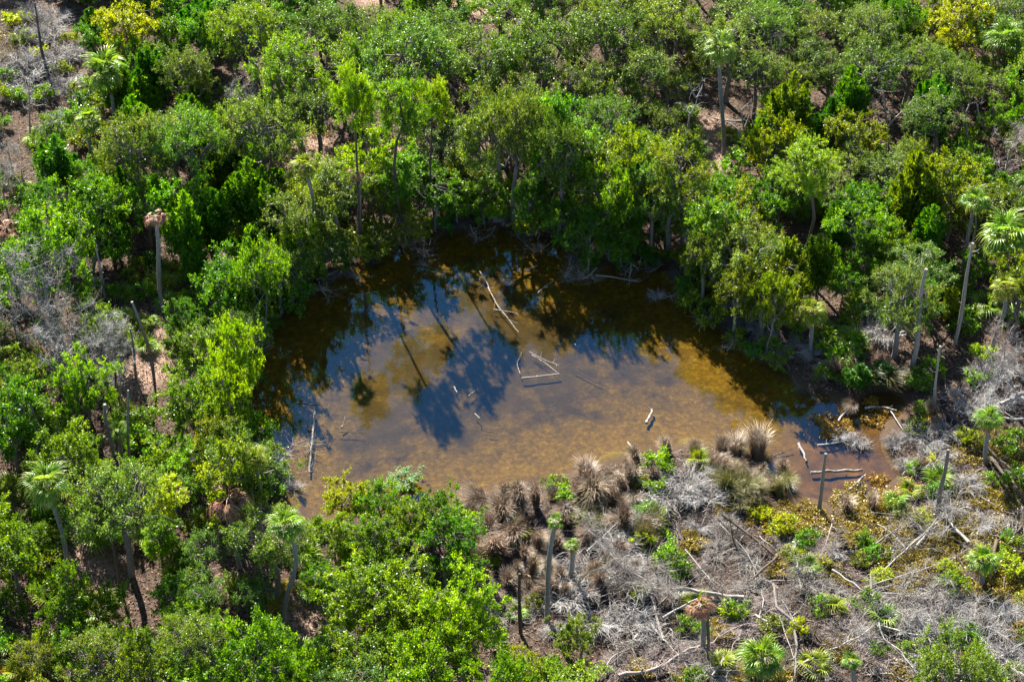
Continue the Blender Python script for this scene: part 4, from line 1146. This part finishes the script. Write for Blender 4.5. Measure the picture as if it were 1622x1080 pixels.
log([(562, 467), (580, 465), (600, 462)], .06, 'pale stick under the overhanging olive trees', 'bleached', water=True, group=W, name='floating_branch')
log([(502, 443), (520, 436), (536, 428)], .08, 'grey log leaning from the undercut bank', 'dead_wood', water=True, h=.3, group=W, name='floating_log')
log([(655, 378), (661, 396)], .06, 'short pale stick below the olive trees', 'bleached', water=True, group=W, name='floating_branch', h=.2)
log([(830, 430), (852, 420)], .06, 'pale stick in dark water near the purple brush', 'dead_wood', water=True, group=W, name='floating_branch')
log([(852, 464), (865, 452), (876, 446)], .06, 'crooked white stick among blue reflections', 'bleached', water=True, group=W, name='floating_branch', limbs=2, limb_len=.6)
log([(760, 430), (770, 445), (775, 457)], .05, 'thin twig pointing at the long pale branch', 'dead_wood', water=True, group=W, name='floating_branch')
log([(994, 700), (1002, 710), (1008, 718)], .10, 'broken brown stub leaning from the tussocks into the water', 'dead_wood', water=True, h=.25, group=W, name='driftwood')
log([(1265, 702), (1272, 716), (1277, 730)], .16, 'splintered orange-brown plank of wood by the pole', 'twig_pink', water=True, group=W, name='driftwood')
log([(1284, 748), (1325, 747), (1366, 744)], .15, 'thick pale log lying level behind the dark pole', 'bleached', water=True, group=W, name='fallen_log', taper=.9)
log([(1320, 794), (1345, 775), (1367, 755)], .15, 'thick pale log lying aslant near the dark pole', 'bleached', water=True, group=W, name='fallen_log', taper=.9)
log([(1328, 667), (1340, 650), (1350, 635)], .14, 'pale log propped on the orange plant islet', 'dead_wood', water=True, h=.25, group=W, name='fallen_log')
log([(1370, 646), (1395, 643), (1420, 650)], .14, 'pale curved log arching over the narrow inlet', 'bleached', water=True, h=.2, group=W, name='fallen_log')
log([(1295, 705), (1325, 702), (1356, 696)], .11, 'dark log along the foot of the orange plant islet', 'dead_wood', water=True, group=W, name='fallen_log')
log([(1410, 650), (1422, 668), (1434, 686)], .06, 'thin pale branch slanting into the brush by the inlet', 'bleached', h=.2, group=W, name='floating_branch')
log([(1402, 715), (1410, 725), (1420, 735)], .07, 'short white split stick in the muddy inlet', 'bleached', water=True, group=W, name='floating_branch')
log([(1456, 757), (1488, 757)], .06, 'straight pale stick, upper of two beside the post', 'bleached', h=.1, group=W, name='floating_branch')
log([(1447, 769), (1484, 769)], .06, 'straight pale stick, lower of two beside the post', 'bleached', h=.1, group=W, name='floating_branch')
log([(1226, 722), (1240, 716), (1254, 710)], .08, 'dark rotten log by the sedge point', 'dark_wood', water=True, group=W, name='floating_log', limbs=3, limb_len=.5)
log([(1273, 690), (1276, 678)], .05, 'dark upright stick left of the orange islet', 'dark_wood', water=True, group=W, name='floating_branch')

# fallen timber in the marsh
G = 'fallen dead timber in the marsh'
F = dict(group=G, name='fallen_tree', cat='fallen tree')
log([(1178, 946, .5), (1120, 940, .7), (1060, 930, .8), (1030, 925, .9), (985, 895, .9), (950, 860, .9)], .17, 'large grey fallen tree with fan of fine twigs and rusty palm below', 'dead_wood', limbs=14, twigs=1500, taper=.25, limb_len=2.6, **F)
log([(1050, 1010, .2), (1040, 975, .4), (1032, 945, .7)], .14, 'broken pale trunk propping the large fallen tree', 'dead_wood', **F)
log([(1050, 978, .5), (1075, 962, .7), (1105, 948, .9)], .10, 'pale limb leaning against the large fallen tree', 'bleached', **F)
log([(1318, 902, .6), (1360, 930, .5), (1395, 952, .5), (1440, 990, .3)], .09, 'long pale trunk falling aslant from the dark root hole', 'bleached', limbs=7, twigs=300, taper=.4, limb_len=1.8, **F)
log([(1390, 912, .2), (1430, 875, .5), (1470, 840, .9), (1492, 812, 1.2)], .09, 'long white limb slanting up over the golden marsh plants', 'bleached', limbs=6, twigs=120, taper=.35, **F)
log([(1368, 930, .3), (1420, 914, .4), (1470, 900, .6), (1522, 876, .7)], .07, 'thin grey limb lying across the golden marsh plants', 'dead_wood', limbs=5, twigs=150, taper=.35, **F)
log([(1375, 940, .3), (1440, 940, .4), (1500, 942, .5)], .08, 'straight white limb below the thin grey limb', 'bleached', limbs=6, twigs=400, taper=.4, limb_len=2, **F)
log([(1268, 1052, .4), (1320, 1027, .4), (1362, 1008, .5), (1388, 986, .7)], .09, 'long pale limb crossing the brown marsh litter', 'bleached', limbs=4, twigs=100, taper=.4, **F)
log([(1392, 985, .7), (1396, 1008, .5), (1425, 1030, .4), (1462, 1078, .2)], .07, 'bent pale branch running toward the small round palm', 'bleached', limbs=4, twigs=80, taper=.4, **F)
log([(1512, 1082, .4), (1560, 1052, .5), (1600, 1032, .5), (1640, 1005, .5)], .11, 'thick pale limb at the edge of the golden plants', 'bleached', limbs=4, twigs=60, taper=.6, **F)
log([(1395, 990, .5), (1450, 1005, .5), (1500, 1000, .6), (1570, 985, .6)], .07, 'pale twiggy fallen crown spread over brown litter', 'twig_grey', limbs=14, twigs=1600, taper=.3, limb_len=2.4, **F)
log([(1145, 815, .8), (1185, 845, .6), (1225, 878, .3)], .13, 'dark reddish trunk leaning over the black pool', 'bark_brown', limbs=4, twigs=80, taper=.8, **F)
log([(1232, 880, .3), (1205, 905, .6), (1190, 918, .6)], .13, 'dark forked trunk stub beside the black pool', 'dark_wood', **F)
log([(1225, 925, .2), (1230, 960, .3), (1258, 985, .4), (1262, 1050, .5), (1255, 1090, .6)], .13, 'dark curving dead trunk rising from the marsh litter', 'bark_grey', limbs=6, twigs=120, taper=.6, **F)
log([(1235, 975, .3), (1250, 1020, .4), (1262, 1055, .5)], .05, 'thin pale stick beside the dark curving trunk', 'bleached', **F)
log([(1500, 655, .3), (1530, 675, .3), (1570, 715, .4), (1640, 780, .3)], .15, 'dark long fallen trunk under the pale brush by the small palm', 'dark_wood', limbs=5, twigs=80, **F)
log([(1585, 640, .7), (1640, 615, .9)], .16, 'thick pale log end on the brush pile', 'bleached', **F)
log([(1580, 662, .3), (1610, 664, .5), (1640, 660, .5)], .12, 'pale crooked branch on the brush pile', 'bleached', limbs=3, **F)
log([(1570, 725, .2), (1610, 775, .3), (1650, 820, .3)], .16, 'brown half-rotten trunk among golden plants', 'bark_brown', **F)
log([(930, 872, .7), (960, 845, .7), (995, 812, .8)], .06, 'thin leaning dead sapling among sedges', 'dead_wood', limbs=5, twigs=120, **F)
log([(955, 1062, .3), (970, 1038, .5), (1000, 1025, .5)], .06, 'curved grey branch by the olive shrubs', 'dead_wood', limbs=3, twigs=60, **F)
log([(980, 1070, .2), (1040, 1058, .3), (1090, 1030, .3), (1130, 1018, .3)], .14, 'low rotten reddish trunk half buried in debris', 'twig_pink', limbs=6, twigs=250, **F)
log([(1140, 830, .5), (1180, 870, .4), (1205, 915, .3)], .05, 'thin pale sapling fallen beside the black pool', 'bleached', limbs=3, twigs=60, **F)
log([(1085, 870, .5), (1110, 900, .4), (1135, 930, .5)], .06, 'pale curved sapling by the bright shrub', 'dead_wood', limbs=4, twigs=120, **F)
log([(1320, 820, .4), (1312, 850, .9), (1300, 880, .8)], .05, 'twiggy dead branch beside the round green shrub', 'twig_pink', limbs=6, twigs=260, **F)
log([(1390, 830, .5), (1415, 845, .5), (1432, 865, .5)], .05, 'white forked twig on the golden plants', 'bleached', limbs=4, twigs=60, **F)
log([(400, 735, .2), (430, 748, .4), (448, 735, .8)], .06, 'dead grey branch at the bank by the low palm', 'twig_grey', limbs=6, twigs=300, **F)

def loose_branches():
    rng = np.random.RandomState(61)
    n = 0
    while n < 210:
        u, v = rng.uniform(760, 1640), rng.uniform(560, 1090)
        p = on_ground(u, v, .1)
        if sdist(MARSH, p[:2])[0] > -.6 or sdist(POND, p[:2])[0] < .3: continue
        n += 1
        a = rng.uniform(0, 6.28); L = rng.uniform(.9, 3.4); r = rng.uniform(.016, .05)
        d = np.array([math.cos(a), math.sin(a), 0]) * L
        e = p + d; e[2] = gz(e[0], e[1]) + rng.uniform(.05, .7)
        p[2] = gz(p[0], p[1]) + .02
        pts = bent(rng, (0, 0, 0), e - p, 7, .07); pts[:, 2] = np.maximum(pts[:, 2], .0)
        mb = MB(); mb.tube(pts, np.linspace(r, r * .35, 7), 5, .5, True)
        for k in range(rng.randint(2, 7)):
            q = pts[rng.randint(2, 7)]
            t = q + unit(d) * rng.uniform(.2, .6) + rng.normal(size=3) * [.35, .35, .2] + [0, 0, .12]
            mb.tube(bent(rng, q, t, 4, .1), np.linspace(r * .5, .007, 4), 3)
        k = ['bleached', 'dead_wood', 'twig_grey', 'twig_pink'][rng.choice(4, p=[.35, .25, .25, .15])]
        o = link('fallen_branch', mb.mesh('fallen_branch', M[k], True), loc=p)
        c = {'bleached': 'pale', 'dead_wood': 'tan', 'twig_grey': 'grey', 'twig_pink': 'reddish'}[k]
        tag(o, '', 'branch', f'{c} loose branches in the marsh')
        later(o, f'{"long" if L > 2.1 else "short"} {c} forked fallen branch', p)
loose_branches()
def marsh_shrubs():
    rng = random.Random(88); n = 0
    while n < 70:
        u, v = rng.uniform(760, 1640), rng.uniform(600, 1090)
        p = at(u, v, .4)
        if sdist(MARSH, p[:2])[0] > -.5 or sdist(POND, p[:2])[0] < .6: continue
        n += 1
        if rng.random() < .2: palmetto(p[0], p[1], rng.uniform(.55, .9), 8, rng.random() < .4)
        else: plant('shrub', rng.choice(['yellow', 'olive', 'olive', 'bright', 'green']), p[0], p[1], rng.uniform(.45, .95), rng.uniform(.7, 1.1))
marsh_shrubs()

# brush tangles
def brush(u, v, w, mat_='twig_grey', zs=1.0):
    pr = rnd.choice(PROTO['brush'])
    p = on_ground(u, v, .3)
    s = w / ppm(p) / pr['w']
    z = max(gz(p[0], p[1]), -.1)
    root = link('dead_brush', None, loc=(p[0], p[1], z), rot=(0, 0, rnd.uniform(0, 6.28)), scale=(s, s, s * zs))
    root.empty_display_size = .3
    colr = {'twig_grey': 'grey', 'twig_pink': 'reddish', 'dead_wood': 'tan', 'bark_grey': 'dark'}[mat_]
    tag(root, '', 'dead brush', f'{colr} brush tangles'); later(root, f'tangled {colr} leafless brush', p)
    for nm, k in (('branches', 'branches'), ('twigs', 'crown')):
        o = link(nm, pr[k], root)
        if mat_ != 'twig_grey': override(o, M[mat_])
shoreline()
bank_wood()
BR = [(1090, 765, 90), (1060, 790, 80), (1120, 790, 70), (1110, 745, 70), (1000, 800, 60), (960, 850, 80), (980, 880, 90), (930, 905, 90), (1000, 930, 90), (900, 950, 80), (940, 985, 100), (1000, 990, 90), (880, 1000, 60), (860, 900, 60),
      (1385, 490, 66), (1420, 505, 66), (1400, 530, 70), (1370, 520, 50), (1290, 560, 60), (1270, 540, 50), (1310, 590, 50), (1560, 600, 80), (1600, 580, 80), (1540, 640, 80), (1590, 630, 80), (1470, 700, 60), (1450, 690, 56), (1500, 680, 70), (1480, 730, 66),
      (1530, 770, 60), (1510, 800, 70), (1550, 830, 60), (1500, 980, 90), (1550, 1000, 90), (1450, 1000, 80), (1480, 1040, 80), (1540, 1040, 80), (1590, 980, 80), (1600, 1050, 80), (1330, 870, 50), (1110, 830, 60), (1150, 840, 50),
      (465, 772, 44), (440, 760, 36), (1230, 560, 50), (1210, 530, 50), (850, 350, 70), (830, 335, 60), (880, 360, 50), (800, 345, 50), (90, 100, 70), (40, 120, 80), (60, 150, 70), (110, 125, 60), (20, 100, 60), (80, 60, 60), (30, 60, 60), (110, 90, 60), (60, 100, 60), (10, 130, 60), (120, 150, 50), (50, 20, 50), (90, 30, 50), (95, 140, 60), (20, 150, 60), (1040, 470, 30), (1150, 480, 46), (1180, 505, 50), (1360, 700, 40), (1330, 690, 40), (1440, 740, 50), (1420, 700, 44)]
for u, v, w in BR: brush(u, v, w)
_r = random.Random(505); _n = 0
while _n < 26:
    u, v = _r.uniform(860, 1640), _r.uniform(820, 1085)
    if sdist(MARSH, at(u, v)[:2])[0] > -.5 or (1340 < u < 1540 and 800 < v < 910): continue
    _n += 1; brush(u, v, _r.uniform(36, 84), _r.choice(['twig_grey', 'twig_pink', 'dead_wood', 'bark_grey']), _r.uniform(.4, .9))
_n = 0
while _n < 22:
    u, v = _r.uniform(960, 1620), _r.uniform(800, 1080)
    if sdist(MARSH, at(u, v)[:2])[0] > -1.5: continue
    a = _r.uniform(0, 6.28); l = _r.uniform(35, 80); _n += 1
    m_ = _r.choice(['bark_brown', 'bark_grey', 'dead_wood', 'dark_wood', 'bleached'])
    o = log([(u, v, .15), (u + l * .5 * math.cos(a), v + l * .35 * math.sin(a), _r.uniform(.2, .5)), (u + l * math.cos(a), v + l * .7 * math.sin(a), _r.uniform(.15, .9))], _r.uniform(.09, .18), '', m_, limbs=_r.randint(3, 8), twigs=_r.randint(40, 160), limb_len=_r.uniform(1.0, 2.2), **F)
    later(o, f"forked {dict(bark_brown='brown', bark_grey='dark grey', dead_wood='tan', dark_wood='blackish', bleached='pale')[m_]} fallen trunk", on_ground(u, v))
for u, v, w in [(1245, 855, 50), (1250, 895, 60), (1360, 960, 60), (1370, 990, 60), (1330, 1000, 70), (1040, 1040, 80), (1090, 1050, 70), (980, 1050, 60), (1220, 960, 60), (1180, 990, 60), (1300, 1060, 60), (1150, 1060, 70), (1600, 460, 60), (1330, 540, 50), (770, 950, 60), (750, 985, 60)]:
    brush(u, v, w, 'twig_pink', .6)
for u, v, w in [(790, 970, 70), (830, 960, 60), (1190, 930, 60), (1280, 920, 60), (1100, 1010, 60), (1420, 960, 60), (1470, 960, 70), (1520, 950, 70), (1190, 885, 60), (1140, 870, 60), (1320, 940, 60)]:
    brush(u, v, w, 'dead_wood', .7)

# ------------------------------------------------------------------ sedge tussocks on the near bank
def tussock(u, v, w, green=False):
    me = rnd.choice(TUSSG if green else TUSS)
    p = on_ground(u, v, .3)
    s = w * rnd.uniform(1.0, 1.35) / ppm(p) / (2.2 if green else 1.9)
    o = link('grass_tussock', me, loc=(p[0], p[1], max(gz(p[0], p[1]), -.12)), rot=(rnd.gauss(0, .22), rnd.gauss(0, .22), rnd.uniform(0, 6.28)), scale=(s * rnd.uniform(.65, 1.35), s * rnd.uniform(.65, 1.35), s * rnd.uniform(.65, 1.2)))
    c = 'olive-green' if green else 'tawny dry'
    tag(o, '', 'grass tussock', f'{c} sedge tussocks'); later(o, f'{"small" if w < 36 else "large" if w > 46 else "medium-sized"} {c} sedge tussock', p)
for u, v, w in [(765, 800, 44), (790, 820, 50), (820, 795, 46), (850, 800, 44), (775, 845, 50), (810, 850, 52), (840, 835, 48), (830, 880, 50), (790, 885, 52), (760, 870, 44), (850, 870, 44), (925, 755, 52), (935, 785, 46), (960, 770, 46), (985, 760, 44), (1000, 750, 40),
                (970, 800, 46), (900, 810, 44), (990, 780, 40), (1010, 725, 38), (1060, 715, 40), (1100, 715, 36), (1140, 720, 40), (1165, 722, 46), (1200, 720, 44), (1185, 740, 44), (1150, 745, 44), (1210, 745, 40), (1130, 735, 36), (1010, 830, 44), (980, 830, 40), (850, 930, 46), (870, 860, 36), (840, 910, 44), (770, 915, 44),
                (805, 920, 46), (745, 820, 36), (1240, 750, 40), (1230, 770, 36), (1330, 600, 40), (1345, 575, 40), (1350, 640, 30), (1480, 655, 36), (1455, 745, 36), (1340, 800, 30), (1380, 805, 34)]:
    tussock(u, v, w)
_r = random.Random(404)
for _ in range(70):
    u, v = _r.uniform(740, 1010), _r.uniform(765, 945)
    if sdist(MARSH, at(u, v)[:2])[0] < -.3 and v > 772 + (870 - u) * .12: tussock(u, v, _r.uniform(20, 40), _r.random() < .15)
for u, v, w in [(1180, 775, 46), (1160, 790, 44), (1205, 785, 42), (1190, 800, 40), (1170, 760, 36), (1195, 765, 36), (1215, 765, 34), (1175, 800, 36), (1145, 775, 50), (1245, 760, 40), (1040, 830, 50), (1015, 850, 46), (1235, 780, 40), (1400, 600, 56), (1370, 600, 50), (1430, 610, 40)]:
    tussock(u, v, w, True)

# ------------------------------------------------------------------ ground cover and litter
def cover(name, n, pts, rads, m, label, L=.15, W=.07, H=.45):
    rng = np.random.RandomState(sum(map(ord, name)))
    k = rng.randint(0, len(pts), n)
    P = np.array([on_ground(u, v, .1) for u, v in pts]); Rr = np.array([r / ppm(p) for r, p in zip(rads, P)])
    a = rng.uniform(0, 6.28, n); r = np.sqrt(rng.uniform(0, 1, n)) * Rr[k] * (1 + .3 * np.sin(a * 3 + k) + .2 * np.sin(a * 7 + 2 * k))
    x = P[k, 0] + r * np.cos(a); y = P[k, 1] + r * np.sin(a)
    # clumped height
    hc = .5 + .5 * np.sin(x * 3.1 + 2 * np.sin(y * 2.3)) * np.sin(y * 3.7 + x)
    z = np.maximum(ground_z(x, y), -.02) + rng.uniform(0, 1, n) * H * (.25 + .75 * hc)
    c = np.stack([x, y, z], 1)
    nrm = unit(rng.normal(size=(n, 3)) * .6 + [0, 0, .8])
    d = np.cross(nrm, rng.normal(size=(n, 3))) + [0, 0, .3]
    mb = MB(); sc = rng.uniform(.6, 1.3, n)
    mb.leaves(c, d, nrm, L * sc, W * sc, np.clip(.35 + .3 * hc + rng.normal(size=n) * .2, 0, 1))
    o = link(name, mb.mesh(name, m)); o['kind'] = 'stuff'
    tag(o, label, 'ground cover')
cover('marsh_groundcover', 70000, [(1420, 830), (1460, 850), (1500, 830), (1400, 870), (1440, 890), (1480, 880), (1520, 850), (1430, 920), (1360, 830), (1340, 850), (1550, 780), (1590, 790), (1600, 850), (1560, 840), (1600, 940), (1580, 920), (1540, 715), (1570, 700), (1380, 800), (1260, 815), (1230, 835), (1300, 830), (1210, 815), (1350, 790), (1610, 720), (1540, 930), (1600, 1000), (1440, 1060), (1560, 1060), (1320, 910), (1180, 1070), (1240, 1075), (1090, 1075), (1150, 800), (1100, 860), (1240, 900), (1330, 1030), (1500, 1030), (1420, 980), (1560, 890), (1130, 1000), (1010, 1060)],
      [46, 46, 44, 44, 44, 40, 44, 36, 40, 30, 44, 40, 44, 44, 40, 36, 36, 36, 36, 36, 30, 36, 26, 30, 34, 34, 30, 40, 34, 24, 30, 24, 24, 20, 24, 24, 30, 36, 24, 40, 26, 20], M['succulent'], 'golden-green fleshy ground cover matting the marsh')
cover('orange_marsh_plants', 7000, [(1300, 668), (1315, 680), (1330, 672), (1312, 690), (1340, 685), (1385, 665), (1395, 655), (1390, 760), (1410, 785), (1395, 800), (1440, 770), (1380, 640), (1480, 665)], [16, 18, 14, 14, 12, 16, 14, 16, 20, 24, 20, 12, 16], M['orange_plant'], 'orange-gold marsh plants on the islet and muddy inlet', H=.4)
cover('yellow_grass', 6000, [(440, 965), (430, 950), (455, 930), (5, 60), (12, 85), (30, 30), (40, 1068), (20, 1060), (505, 210), (560, 235), (1270, 165)], [22, 20, 18, 26, 24, 24, 26, 20, 14, 12, 14], M['succulent'], 'patches of yellow grass on open ground', L=.3, W=.035, H=.45)

def litter(name, n, m, label, twig=False):
    rng = np.random.RandomState(sum(map(ord, name)))
    # scattered over the open ground, the marsh and under the trees
    u = rng.uniform(-60, 1690, n * 2); v = rng.uniform(-30, 1120, n * 2)
    D = FW * FPX + RT * (u - 811.)[:, None] - UP * (v - 540.)[:, None]
    t = -(CAM[2] - .3) / D[:, 2]
    P = CAM + D * t[:, None]
    xy = P[:, :2]
    s = sdist(POND, xy)
    keep = s > .4
    w = np.where(sdist(MARSH, xy) < 1, .45, np.where(clear_sd(xy) < 1, 1.0, .75))
    keep &= rng.uniform(0, 1, len(w)) < w
    xy = xy[keep][:n]; k = len(xy)
    z = ground_z(xy[:, 0], xy[:, 1])
    mb = MB()
    if twig:
        a = rng.uniform(0, 6.28, k); L = rng.uniform(.15, .7, k)
        p0 = np.stack([xy[:, 0], xy[:, 1], z + .01], 1)
        d = np.stack([np.cos(a) * L, np.sin(a) * L, rng.uniform(-.02, .25, k)], 1)
        mb.twigs(p0, p0 + d * .5 + rng.normal(size=(k, 3)) * .05, p0 + d, rng.uniform(.006, .02, k))
    else:
        c = np.stack([xy[:, 0], xy[:, 1], z + rng.uniform(.01, .08, k)], 1)
        nrm = unit(rng.normal(size=(k, 3)) * .45 + [0, 0, 1])
        d = np.cross(nrm, rng.normal(size=(k, 3)))
        sc = rng.uniform(.6, 1.5, k)
        mb.leaves(c, d, nrm, .16 * sc, .085 * sc, np.clip(rng.normal(size=k) * .28 + .5, 0, 1))
    o = link(name, mb.mesh(name, m)); o['kind'] = 'stuff'
    tag(o, label, 'litter')
litter('leaf_litter', 110000, M['litter'], 'dry brown fallen leaves scattered over the forest floor')
litter('fallen_twigs', 24000, M['twig_grey'], 'small grey fallen twigs scattered over the marsh and floor', True)

for noun, (u, v) in [('the tall limbless trunk', (1442, 585)), ('the slimmer grey trunk', (1512, 545)), ('the dark pole', (1297, 808)), ('the blunt grey post', (1487, 818)), ('the dark thin snag', (825, 1005)),
                     ('the pale leaning snag', (168, 472)), ('the blue-grey leaning trunk', (240, 562)), ('the short bluish trunk', (705, 932)), ('the splintered palm trunk', (614, 1048)), ('the dark scrub snag', (73, 108)),
                     ('the crooked bleached tree', (1082, 262)), ('the arching bleached limb', (1180, 240)), ('the white crooked limbs', (1408, 250)), ('the white hooked limb', (1533, 240)), ('the bleached branching limb', (325, 215)),
                     ('the thin white tree', (48, 222)), ('the white forked tree', (35, 330)), ('the large fallen tree', (1090, 940)), ('the black pool', (1190, 890)), ('the tan litter patch', (500, 990)), ('the scrub lime tree', (215, 110)), ('the oaks\' lime tree', (1525, 140))]:
    mark(noun, on_ground(u, v))
write_labels()
print('FILL', NFILL, 'objects', len(bpy.data.objects), 'tris', sum(len(m.polygons) * 2 for m in bpy.data.meshes))
